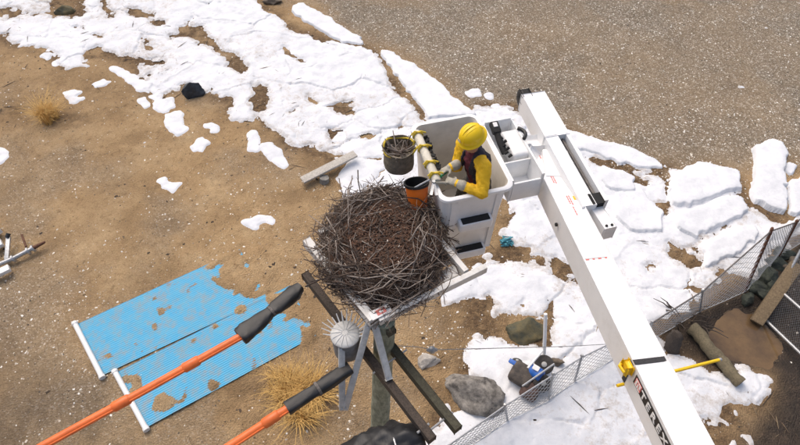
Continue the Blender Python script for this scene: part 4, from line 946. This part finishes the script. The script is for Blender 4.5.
for k in range(9):
    c = q0.lerp(q1, .14 + k * .075) + Nd * .075 + UP * (.005 * (k % 2)); bm = B()
    box(bm, c, (.05, .018, .05), M.Rotation(.5 + k * 1.1, 3, 'Z') @ M.Rotation(.7 * (k % 3), 3, 'X'), .005, 1); obj('chain_link', bm, black_pad, bucket, True)
# tool tray and control console on the right side
tz0, tz1 = 5.90, 6.24; n0, n1_ = HW + .055, HW + .40; l0, l1 = -.40, .50
def tray_wall(a, b, th, z0, z1, nm='tray_wall'):
    bm = B(); d = (b - a).normalized(); beam(bm, a + UP * ((z0 + z1) / 2), b + UP * ((z0 + z1) / 2), th, z1 - z0, bev=.008); return obj(nm, bm, white_frp, bucket, True)
def b2(Lc, Nc): return bk(Lc, Nc, 0)
tray_wall(b2(l0, n0), b2(l1, n0), .022, tz0, tz1 - .02); tray_wall(b2(l0 + .02, n1_), b2(l1, n1_), .022, tz0, tz1); tray_wall(b2(l0, n0 + .012), b2(l0, n1_ - .012), .022, tz0, tz1 + .03); tray_wall(b2(l1, n0 + .012), b2(l1, n1_ - .012), .022, tz0, tz1 - .06)
tray_wall(b2(.20, n0 + .012), b2(.20, n1_ - .012), .02, tz0, tz1 - .05, 'tray_divider')
bm = B(); box(bm, bk((l0 + l1) / 2, (n0 + n1_) / 2, tz0 + .012), (l1 - l0, n1_ - n0, .024), M((Ld, Nd, UP)).transposed(), .004, 1); obj('tray_floor', bm, white_frp, bucket, True)
RB = M((Ld, Nd, UP)).transposed()
bm = B(); box(bm, bk(-.06, n0 + .26, tz1 - .12), (.42, .22, .20), RB, .05, 3); cv = obj('console_cover', bm, white_frp, bucket, True)
bm = B(); box(bm, bk(-.24, n0 + .07, tz1 + .07), (.15, .10, .07), RB @ M.Rotation(.25, 3, 'Y'), .02, 2); ct = obj('control_handle', bm, black_pad, bucket, True)
bm = B(); box(bm, bk(-.25, n0 + .07, tz1 + .112), (.06, .05, .012), RB @ M.Rotation(.25, 3, 'Y'), .003, 1); obj('label_plate', bm, white_pvc, bucket, True)
bm = B(); tube(bm, [bk(-.20, n0 + .07, tz1 + .05), bk(-.06, n0 + .08, tz1 - .01), bk(.05, n0 + .09, tz1 - .06)], [.035, .04, .035], 10); obj('lever_boot', bm, black_pad, bucket, True)
for k in range(6):
    bm = B(); p = bk(-.10 + .045 * k, n0 + .075 + .03 * (k % 2), tz1 + .012 - .012 * k); tube(bm, [p, p + UP * .03 + Nd * .035], [.014, .018], 8); obj('lever', bm, black_pad, bucket, True)
bm = B(); pts = [bk(-.22 + .18 * f, n1_ + .05 - .05 * (2 * f - 1) ** 2, tz1 + .02) for f in np.linspace(0, 1, 8)]; tube(bm, pts, .022, 8); obj('dark_gap_arc', bm, black_rub, bucket, True)  # black arc standing in for the dark gap between tray and boom head
# ---- boom
tA = P(541, 150, 5.98); tB = P(692, 445, 6.50); bd = (tB - tA).normalized(); bs_ = bd.cross(UP).normalized(); bu_ = bs_.cross(bd).normalized()   # bs_: towards the left (bucket) side
bw, bh = .285, .255
start = tA - bd * .10; end = tB + (tB - tA) * .9
bm = B(); beam(bm, start - bu_ * bh / 2, end - bu_ * bh / 2, bw, bh, bev=.03); boom = obj('boom', bm, white_frp, lift, True)
ls = 1 if bs_.x < 0 else -1; lft = bs_ * ls      # unit vector to the left face
def bp(s_, side, h): return tA + bd * s_ + lft * side + bu_ * h      # point on the boom, h above its top face
def s_at(py):
    lo, hi = -1, 8
    for _ in range(50):
        m_ = (lo + hi) / 2
        if Qp(tA + bd * m_)[1] < py: lo = m_
        else: hi = m_
    return lo
# outer sleeve near the tip (metal end section) ends at a seam
sE = s_at(258)
bm = B(); beam(bm, bp(sE, -bw / 2 + .03, .001), bp(sE, bw / 2 - .03, .001), .006, .002, up=bu_, bev=0); obj('seam', bm, galv, boom)
for k in range(4): 
    bm = B(); c = bp(sE + .004, -.09 + .06 * k, .0018); beam(bm, c, c + bd * .014, .022 + .01 * (k % 2), .003, bev=0); obj('decal_mark', bm, red_dec, boom)
# red warning decals: blocks of unreadable lines
rr2 = random.Random(3)
for py, side, nl in ((152, .05, 1), (176, .04, 2), (196, -.02, 2), (207, -.03, 1)):
    s0_ = s_at(py)
    for q in range(nl):
        a = 0
        while a < .12:
            L_ = rr2.uniform(.012, .04); bm = B(); c = bp(s0_ + a, side - q * .022, .0018); beam(bm, c, c + bd * L_, .010, .003, bev=0); obj('decal_mark', bm, red_dec, boom); a += L_ + .008
bm = B(); c = bp(s_at(166), -.07, .0018); beam(bm, c, c + bd * .05, .03, .003, bev=0); obj('decal_mark', bm, yellow, boom)
bm = B(); c = bp(s_at(197), -.09, .0018); beam(bm, c, c + bd * .06, .02, .003, bev=0); obj('decal_mark', bm, yellow, boom)
bm = B(); c = bp(s_at(214), bw / 2 + .01, -.13); tube(bm, [c, c + lft * .02], .02, 10); obj('bolt', bm, black_pad, boom, True)
# strap with yellow ratchet
sS = s_at(361); bm = B(); hw_, hh_ = bw / 2 + .004, bh + .004
cs = [bp(sS, hw_, .004), bp(sS, -hw_, .004), bp(sS, -hw_, -hh_), bp(sS, hw_, -hh_)]
for i in range(4):
    p, q = cs[i], cs[(i + 1) % 4]; o_ = ((p + q) / 2 - bp(sS, 0, -bh / 2)).normalized(); beam(bm, p + (p - q).normalized() * .004, q + (q - p).normalized() * .004, .045, .007, up=o_, bev=0)
obj('boom_strap', bm, mat('grey_webbing', (.045, .045, .048), .85, bump=.6, bscale=120), boom)
c = bp(sS + .01, hw_ + .03, -.04); bm = B(); box(bm, c, (.045, .08, .065), M((lft, bd, bu_)).transposed(), .02, 2); tube(bm, [c + bd * .03, c + lft * .045 + bd * .04, c + lft * .055 - bd * .02, c + lft * .02 - bd * .05], .014, 8); obj('ratchet', bm, yellow, boom, True)
# black name strip with white letters and red emblem on the left face
s0_ = s_at(373); z0_ = -.062
bm = B(); beam(bm, bp(s0_ - .01, bw / 2 + .002, z0_), bp(s0_ + .62, bw / 2 + .002, z0_), .105, .004, up=lft, bev=0); strip = obj('name_strip', bm, black_dec, boom)
bm = B(); beam(bm, bp(s0_ + .01, bw / 2 + .006, z0_), bp(s0_ + .105, bw / 2 + .006, z0_), .078, .003, up=lft, bev=0); em = obj('emblem', bm, red_dec, boom)
for k, (u0, u1, v0, v1) in enumerate(((.015, .1, .028, .036), (.015, .1, -.036, -.028), (.02, .04, -.02, .02), (.05, .065, -.028, .01), (.075, .095, -.01, .028))):
    bm = B(); beam(bm, bp(s0_ + u0, bw / 2 + .0085, z0_ + (v0 + v1) / 2), bp(s0_ + u1, bw / 2 + .0085, z0_ + (v0 + v1) / 2), v1 - v0, .002, up=lft, bev=0); obj('emblem_bar', bm, white_pvc, boom)
RT = M((bd, bu_, lft)).transposed()
def letters(txt, at_, size, stretch, m, parent):
    for ch, x in txt:
        cu = bpy.data.curves.new('letter', 'FONT'); cu.body = ch; cu.size = size; cu.extrude = .0015; cu.offset = size * .022; cu.align_x = 'CENTER'
        to = bpy.data.objects.new('tmp', cu); COL.objects.link(to); dg = bpy.context.evaluated_depsgraph_get(); me = bpy.data.meshes.new_from_object(to.evaluated_get(dg)); bpy.data.objects.remove(to)
        off = wloc(parent)
        for v in me.vertices: v.co = RT @ V((v.co.x * stretch + x, v.co.y, v.co.z)) + at_ - off
        me.materials.clear(); me.materials.append(m); me.name = 'letter'
        o = bpy.data.objects.new('letter', me); COL.objects.link(o); o.parent = parent
letters([(ch, .150 + .088 * k) for k, ch in enumerate('TEREX')], bp(s0_, bw / 2 + .007, z0_ - .033), .095, 1.25, white_pvc, boom)
# ---- jib box above the boom's right side
jA = P(533, 93, 6.16); jB = P(597, 206, 6.16); jd = (jB - jA).normalized(); js = jd.cross(UP).normalized(); js = js if js.x > 0 else -js
jw = .30; jh = .24; JL = (jB - jA).length
def jp(s_, side, h): return jA + jd * s_ + js * side + UP * h
sl0, sl1 = JL * .42, JL * .93
bm = B(); beam(bm, jp(0, 0, -jh / 2), jp(sl0, 0, -jh / 2), jw, jh, bev=.008); jib = obj('jib', bm, white_frp, lift, True)
bm = B(); beam(bm, jp(sl0 - .02, -jw / 2 + .079, -jh / 2), jp(JL - .02, -jw / 2 + .079, -jh / 2), .156, jh - .001, bev=.006); obj('jib_side', bm, white_frp, jib, True)
bm = B(); beam(bm, jp(sl0 - .02, jw / 2 - .022, -jh / 2), jp(JL - .05, jw / 2 - .022, -jh / 2), .042, jh - .001, bev=.006); obj('jib_side', bm, white_frp, jib, True)
bm = B(); beam(bm, jp(sl0 - .01, jw / 2 - .092, -jh + .05), jp(JL - .05, jw / 2 - .092, -jh + .05), .096, .05, bev=0); obj('slot_floor', bm, black_pad, jib)
for q in (.07, .115):
    bm = B(); tube(bm, [jp(sl0, jw / 2 - q, -.07), jp(JL - .06, jw / 2 - q, -.07)], .013, 8); obj('slot_rail', bm, rail_m, jib, True)
bm = B(); box(bm, jp(JL - .10, jw / 2 - .11, -.05), (.12, .12, .10), M((js, jd, UP)).transposed(), .012, 2); obj('slot_block', bm, black_pad, jib, True)
bm = B(); beam(bm, jp(JL - .1, .03, -.16), jp(JL + .26, .05, -.15), .13, .16, bev=.012); tg = obj('jib_tongue', bm, white_frp, jib, True)
for q in (-.03, .03):
    bm = B(); c = jp(JL + .22, .055 + q, -.071); tube(bm, [c, c + UP * .012], .014, 10); obj('bolt', bm, black_pad, jib, True)
c = jp(-.06, -.08, -.12); X = M.Translation(c) @ js.to_track_quat('Z', 'Y').to_matrix().to_4x4()
bm = B(); lathe(bm, [(.02, -.05), (.11, -.05), (.115, -.03), (.09, 0), (.115, .03), (.11, .05), (.02, .05)], 20, X); sh_ = obj('sheave', bm, black_rub, jib, True)
bm = B(); box(bm, c + jd * .03 + UP * .06, (.11, .12, .10), M((js, jd, UP)).transposed(), .02, 2); obj('sheave_block', bm, black_pad, jib, True)
# mount between boom, jib and bucket
bm = B(); beam(bm, bk(.02, n1_ - .02, 6.0), bp(.22, .05, -.20), .30, .22, bev=.03); obj('bucket_mount', bm, white_frp, lift, True)
bm = B(); beam(bm, bp(.5, -.05, -.06), jp(.9, -.05, -.16), .30, .14, bev=.02); obj('jib_mount', bm, white_frp, lift, True)
bm = B(); box(bm, bp(-.08, .02, -.10), (.30, .22, .26), M((lft, bd, bu_)).transposed(), .06, 4); obj('tip_cover', bm, white_frp, lift, True)
# elbow, lower boom and turntable, outside the picture
el = end - bu_ * .15; bm = B(); tube(bm, [el - lft * .25, el + lft * .25], .24, 20); obj('elbow', bm, white_frp, lift, True)
base = V((2.62, -2.2, 0)); bm = B(); beam(bm, el - lft * .3, base + V((.3, 0, 1.4)), .36, .42, up=V((0, -1, 0)), bev=.04); obj('lower_boom', bm, white_frp, lift, True)
bm = B(); lathe(bm, [(.75, 0), (.75, .5), (.45, .6), (.45, 1.5), (.2, 1.7), (0, 1.7)], 24, M.Translation(base + V((.3, 0, 0)))); obj('turntable', bm, white_frp, lift, True)
# yellow stick held under the boom
a = P(630, 374, 6.0); b = P(720, 360, 6.0)
a = bp(sS + .03, hw_ + .06, -bh - .03); b = P(719, 360, 6.05)
bm = B(); tube(bm, [a, b], .014, 10); t = thing('yellow_stick', a, 'yellow stick lashed under the boom, pointing at the log', 'stick')
obj('shaft', bm, yellow, t, True); bm = B(); tube(bm, [b, b + (b - a).normalized() * .02], .016, 10); obj('end_cap', bm, galv, t, True)

# ------------------------------------------------------------------ bag and orange bucket on the bucket's left side
def lc(px, py, z): return (P(px, py, z) - V((BC.x, BC.y, z))).dot(Ld)
L_ = lc(399, 147, 6.2); c = bk(L_, -HW - .045 - .19, 0)
t = thing('canvas_bag', c + UP * 5.90, 'brown canvas bag full of sticks hung on the bucket', 'bag')
bm = B(); X = M.Translation(c); lathe(bm, [(.12, 5.90), (.165, 5.91), (.178, 5.97), (.172, 6.08), (.182, 6.20), (.19, 6.215), (.178, 6.22), (.165, 6.12), (.16, 6.09), (0.0, 6.08)], 28, X, .025); obj('sack', bm, canvas, t, True)
bm = B(); pts = [c + V((.176 * math.cos(g), .176 * math.sin(g), 6.195 + .02 * math.sin(3 * g))) for g in np.linspace(.4, 4.2, 18)]; tube(bm, pts, .012, 6); obj('rope_rim', bm, yellow_rope, t, True)
bm = B(); tube(bm, [c + Nd * .165 + UP * 6.18, c + Nd * .20 + UP * 6.29, c + Nd * .26 + UP * 6.27], .012, 6); tube(bm, [c + Nd * .12 + Ld * .13 + UP * 6.18, c + Nd * .18 + Ld * .13 + UP * 6.29, c + Nd * .25 + Ld * .12 + UP * 6.27], .012, 6); obj('hanging_loop', bm, yellow_rope, t, True)
r = random.Random(31)
bt = thing('stick_bundle', c + UP * 5.99, 'loose grey sticks standing in the canvas bag', 'sticks')
for k in range(44):
    a = r.random() * 6.28; q = .13 * math.sqrt(r.random()); p0 = c + V((q * math.cos(a), q * math.sin(a), 6.0)); d = V((r.uniform(-.9, .9), r.uniform(-.9, .9), r.uniform(.35, .9))).normalized() * r.uniform(.18, .32)
    p1 = p0 + d; e = p1 - c; e.z = 0
    if e.length > .2: p1 = p1 - e.normalized() * (e.length - .2)
    p0.z = 6.09 + r.random() * .06; p1.z = min(p1.z, 6.24); bm = B(); tube(bm, [p0, p0.lerp(p1, .5) + UP * .02, p1 + UP * .06], [.009, .008, .005], 6); obj('stick', bm, (twig_a, twig_b, twig_a)[k % 3], bt, True)
L_ = lc(423, 184, 6.16); c = bk(L_ + .05, -HW - .045 - .135, -.03); ax = (UP + Nd * .02 - Ld * .42).normalized(); X = M.Translation(c + UP * 5.87) @ ax.to_track_quat('Z', 'Y').to_matrix().to_4x4() @ M.Diagonal((1.0, 1.0, .95, 1))
pail_m = mat('pail_orange', (.92, .20, .02), .4, var=.1, scale=9)
t = thing('orange_bucket', c + UP * 5.87, 'orange bucket with black lining hanging over the nest edge', 'bucket')
bm = B(); lathe(bm, [(.095, 0), (.10, .01), (.128, .30), (.136, .305), (.136, .325), (.125, .33)], 28, X, 0, False); obj('body', bm, pail_m, t, True)
bm = B(); lathe(bm, [(.123, .334), (.124, .32), (.097, .02), (0, .018)], 28, X, 0, False); obj('lining', bm, black_rub, t, True)
bm = B(); lathe(bm, [(.124, .333), (.139, .334), (.141, .322), (.137, .30)], 28, X, 0, False); obj('rim', bm, black_rub, t, True)
bm = B(); tube(bm, [X @ V((.13 * math.cos(g), .13 * math.sin(g), .31)) for g in (1.0,)] + [c + Nd * .12 + UP * 6.30, c + Nd * .20 + UP * 6.31, c + Nd * .235 + UP * 6.24], .010, 6); obj('handle', bm, galv, t, True)

# ------------------------------------------------------------------ the worker
fw = V((-.86, -.51, 0)).normalized(); lf = V((.51, -.86, 0)).normalized()
SEG = []; pb = B()
def cap(p, q, r0, r1, mi, n=14, register=True):
    p = V(p); q = V(q); d = (q - p); L_ = d.length; d.normalize(); pts = []; rs = []
    for k in range(5): a = math.pi / 2 * (1 - k / 4); pts.append(p - d * r0 * math.sin(a)); rs.append(max(.001, r0 * math.cos(a)))
    for k in range(5): a = math.pi / 2 * (k / 4); pts.append(q + d * r1 * math.sin(a)); rs.append(max(.001, r1 * math.cos(a)))
    tube(pb, pts, rs, n)
    if register: SEG.append((p, q, r0, r1, mi))
def ell(c, axs, rad, mi, register=True):
    g = bmesh.ops.create_icosphere(pb, subdivisions=3, radius=1)
    for v in g['verts']: v.co = V(c) + axs[0] * v.co.x * rad[0] + axs[1] * v.co.y * rad[1] + axs[2] * v.co.z * rad[2]
    if register: SEG.append((V(c), V(c) + V((0, 0, .001)), sum(rad) / 3, sum(rad) / 3, mi))
# materials: 0 jacket 1 vest 2 maroon 3 trousers 4 skin 5 glove 6 collar 7 boots
SLh = V((.86, 3.99, 6.47)); SRh = V((.67, 4.31, 6.47)); NK = V((.775, 4.15, 6.53)); HIP = V((.88, 4.22, 6.02))
ax3 = (fw, lf, UP)
tilt = (NK - HIP).normalized(); fx = (fw - tilt * fw.dot(tilt)).normalized(); lx = tilt.cross(fx).normalized()
lx = lx if lx.dot(lf) > 0 else -lx
for f, rf, rl in ((0, .115, .17), (.2, .118, .165), (.4, .122, .17), (.62, .13, .19), (.8, .122, .195), (.92, .095, .16)):
    ell(HIP.lerp(NK, f), (fx, lx, tilt), (rf, rl, .10), 1)
cap(NK - tilt * .03, NK + tilt * .07 + fw * .02, .06, .055, 4)
ell(NK + tilt * .012, (fx, lx, tilt), (.082, .085, .035), 6)
# legs
for sgn, ft in ((1, bk(.20, .06, FLO)), (-1, bk(-.12, .10, FLO))):
    hp = HIP + lf * .09 * sgn - UP * .05; kn = V((hp.x * .5 + ft.x * .5, hp.y * .5 + ft.y * .5, 5.66)) + fw * .05; an_ = ft + UP * .14
    cap(hp, kn, .092, .066, 3); cap(kn, an_, .064, .05, 3); cap(an_ - UP * .06 - fw * .03, an_ - UP * .075 + fw * .15, .05, .042, 7)
# arms
EL = V((.85, 3.80, 6.27)); ER = V((.615, 4.20, 6.25)); WL = V((.60, 3.905, 6.30)); WR = V((.545, 4.115, 6.33))
for sh2, el2, wr in ((SLh, EL, WL), (SRh, ER, WR)):
    cap(sh2, sh2.lerp(el2, .5), .083, .072, 0); cap(sh2.lerp(el2, .5), el2, .072, .064, 0); cap(el2, wr, .064, .047, 0); cap(NK.lerp(sh2, .55) - UP * .01, sh2, .07, .082, 0)
# head
hu = (fw * .40 + UP * .92).normalized(); hf = (fw * .92 - UP * .40).normalized(); hl_ = lf
HC = NK + UP * .05 + hu * .125
ell(HC, (hf, hl_, hu), (.098, .076, .115), 4); ell(HC - hu * .06 + hf * .02, (hf, hl_, hu), (.075, .062, .065), 4)
cap(HC + hf * .094 + hu * .012, HC + hf * .112 - hu * .025, .011, .016, 4)          # nose
for s_ in (-1, 1):
    ell(HC + hl_ * .078 * s_ - hf * .005 - hu * .01, (hf, hl_, hu), (.022, .012, .032), 4)    # ears
    ell(HC + hf * .088 + hl_ * .033 * s_ + hu * .02, (hf, hl_, hu), (.014, .02, .010), 4)     # brow
    ell(HC + hf * .075 + hl_ * .042 * s_ - hu * .03, (hf, hl_, hu), (.022, .02, .018), 4)     # cheeks
ell(HC + hf * .092 - hu * .058, (hf, hl_, hu), (.010, .024, .007), 4); ell(HC + hf * .088 - hu * .070, (hf, hl_, hu), (.010, .02, .007), 4); ell(HC + hf * .078 - hu * .095, (hf, hl_, hu), (.02, .022, .018), 4)
# hands: palm and five curled fingers
def hand(wr, d, nrm, sgn):
    d = d.normalized(); nrm = (nrm - d * nrm.dot(d)).normalized(); sd_ = d.cross(nrm).normalized() * sgn      # sd_: towards the thumb side
    pc_ = wr + d * .055; ell(pc_, (d, sd_, nrm), (.056, .046, .022), 5); cap(wr - d * .055, wr + d * .02, .058, .042, 5)
    for k, (o_, L_) in enumerate(((.034, .078), (.012, .088), (-.011, .082), (-.033, .064))):
        p = wr + d * .098 + sd_ * o_; dd = d.copy(); a = .5 + .06 * k
        for j, f in enumerate((.42, .33, .25)):
            ca, sa = math.cos(a), math.sin(a); v_ = d * ca + nrm * sa; q = p + v_ * L_ * f * 1.15; cap(p, q, .0115 - .001 * j, .0105 - .001 * j, 5, 10); p = q; a += .72
    p = wr + d * .03 + sd_ * .038; q = p + (d * .55 + sd_ * .75 + nrm * .25).normalized() * .042; cap(p, q, .0145, .013, 5, 10); e = q + (d * .8 + nrm * .6).normalized() * .038; cap(q, e, .012, .010, 5, 10)
    return pc_ + nrm * .035 + d * .02
gL = hand(WL, (V((.46, 3.98, 6.30)) - WL), V((0, .1, -1)), -1)
gR = hand(WR, (V((.42, 4.06, 6.31)) - WR), V((0, -.25, -1)), 1)
me = bpy.data.meshes.new('person'); bmesh.ops.recalc_face_normals(pb, faces=pb.faces[:]); pb.to_mesh(me); pb.free()
tmp = bpy.data.objects.new('tmp', me); COL.objects.link(tmp)
rm = tmp.modifiers.new('r', 'REMESH'); rm.mode = 'VOXEL'; rm.voxel_size = .0072
sm_ = tmp.modifiers.new('s', 'SMOOTH'); sm_.factor = .5; sm_.iterations = 4
dg = bpy.context.evaluated_depsgraph_get(); body = bpy.data.meshes.new_from_object(tmp.evaluated_get(dg)); bpy.data.objects.remove(tmp)
nvb = len(body.vertices); cov = np.zeros(nvb * 3); body.vertices.foreach_get('co', cov); cov = cov.reshape(-1, 3)
nrmv = np.zeros(nvb * 3); body.vertices.foreach_get('normal', nrmv); nrmv = nrmv.reshape(-1, 3)
best = np.full(nvb, 9.); who = np.zeros(nvb, int)
for p, q, r0, r1, mi in SEG:
    p = np.array(p); q = np.array(q); d = q - p; tt = np.clip(((cov - p) @ d) / (d @ d), 0, 1); dist = np.linalg.norm(cov - (p + tt[:, None] * d), axis=1) - (r0 + (r1 - r0) * tt)
    b_ = dist < best; best[b_] = dist[b_]; who[b_] = mi
frontness = (cov - np.array(HIP.lerp(NK, .5))) @ np.array(fx); lat = (cov - np.array(HIP.lerp(NK, .5))) @ np.array(lx)
who[(who == 1) & (frontness > .03) & (np.abs(lat) < .055)] = 2
# folds in the sleeves
wr_ = (np.sin(cov[:, 0] * 70 + cov[:, 2] * 60 + 6 * fbm(cov[:, 0] * 14, cov[:, 1] * 14, 3)) * .5 + (fbm(cov[:, 0] * 30 + cov[:, 2] * 20, cov[:, 1] * 30, 4) - .5) * 2) * .0065 * (who <= 3)
body.vertices.foreach_set('co', (cov + nrmv * wr_[:, None]).ravel())
PL = V((HIP.x, HIP.y, FLO)); 
lv = np.zeros(len(body.loops), int); body.loops.foreach_get('vertex_index', lv); ls_ = np.zeros(len(body.polygons), int); body.polygons.foreach_get('loop_start', ls_)
boots = mat('brown_boots', (.06, .045, .03), .8)
body.materials.clear()
for m_ in (jacket, vest_m, maroon, trousers, skin_m, glove_m, collar_m, boots): body.materials.append(m_)
body.polygons.foreach_set('material_index', who[lv[ls_]]); body.polygons.foreach_set('use_smooth', np.ones(len(body.polygons), bool))
body.transform(M.Translation(-PL)); body.update(); body.name = 'body'
person = thing('person', PL, 'worker in yellow hard hat and yellow jacket leaning over the bucket edge', 'person')
bo = bpy.data.objects.new('body', body); COL.objects.link(bo); bo.parent = person
for s_ in (-1, 1):
    bm = B(); g = bmesh.ops.create_icosphere(bm, subdivisions=2, radius=.0125)
    for v in g['verts']: v.co += HC + hf * .086 + hl_ * .032 * s_ + hu * .004
    obj('eye', bm, mat('eye_white', (.6, .58, .55), .3), person, 'all')
# hair fringe at the back of the head
bm = B(); g = bmesh.ops.create_icosphere(bm, subdivisions=3, radius=1)
for v in g['verts']: v.co = HC - hf * .022 + hu * .008 + hf * v.co.x * .088 + hl_ * v.co.y * .082 + hu * v.co.z * .105
obj('hair', bm, mat('brown_hair', (.05, .032, .02), .8, bump=.6, bscale=90), person, 'all')
# hard hat with full brim, ridges and headlamp badge
HX = M.Translation(HC + hu * .058 - hf * .014) @ M((hf, hl_, hu)).transposed().to_4x4()
bm = B(); prof = [(.118, .006), (.148, -.008), (.151, -.002), (.146, .004), (.126, .018), (.126, .05), (.116, .09), (.092, .125), (.055, .146), (.02, .153), (0, .154)]
lathe(bm, prof, 36, HX @ M.Diagonal((1.04, .93, 1, 1))); hat = obj('hard_hat', bm, yellow_hat, person, 'all')
for y_ in (-.035, 0, .035):
    bm = B(); pts = [HX @ V((.126 * 1.04 * math.cos(g), y_, .012 + (.147 - abs(y_) * .35) * math.sin(g))) for g in np.linspace(.35, 2.75, 16)]; tube(bm, pts, .008, 6); obj('ridge', bm, yellow_hat, hat, True)
bm = B(); box(bm, HX @ V((.126, -.03, .055)), (.012, .04, .028), HX.to_3x3() @ M.Rotation(-.3, 3, 'Y'), .003, 1); obj('badge', bm, collar_m, hat, True)
# harness straps over vest shoulders
for s_ in (-1, 1):
    bm = B(); pts = [NK + lx * .085 * s_ + fx * a_ - tilt * b_ for a_, b_ in ((.125, .22), (.12, .10), (.07, .01), (0, -.02), (-.07, .01), (-.115, .10), (-.12, .22))]
    for q0_, q1_ in zip(pts, pts[1:]): beam(bm, q0_, q1_, .045, .012, up=((q0_ + q1_) / 2 - NK.lerp(HIP, .3)).normalized(), bev=.003)
    obj('harness_strap', bm, vest_m, person, True)
# long-handled pruner in his hands
pv = bk(.37, -HW - .05, RIM + .06)
t = thing('pruning_shears', pv, 'green-handled shears held in the gloved hands at the bucket rim', 'shears')
bm = B(); tube(bm, [gR + (gR - pv).normalized() * .06, gR, pv], [.017, .017, .011], 10); obj('handle', bm, green_m, t, True, label='green grip in the farther hand')
bm = B(); tube(bm, [gL + (gL - pv).normalized() * .06, gL, pv], [.016, .016, .011], 10); obj('handle', bm, glove_m, t, True)
bm = B(); tube(bm, [pv - UP * .015, pv + UP * .02], .018, 10); obj('pivot', bm, galv, t, True)
for k in (-1, 1):
    d = (Ld * .8 - Nd * .25 + Nd * .18 * k - UP * .25).normalized(); bm = B(); beam(bm, pv, pv + d * .15, .03, .006, bev=.001); obj('blade', bm, galv, t, True)
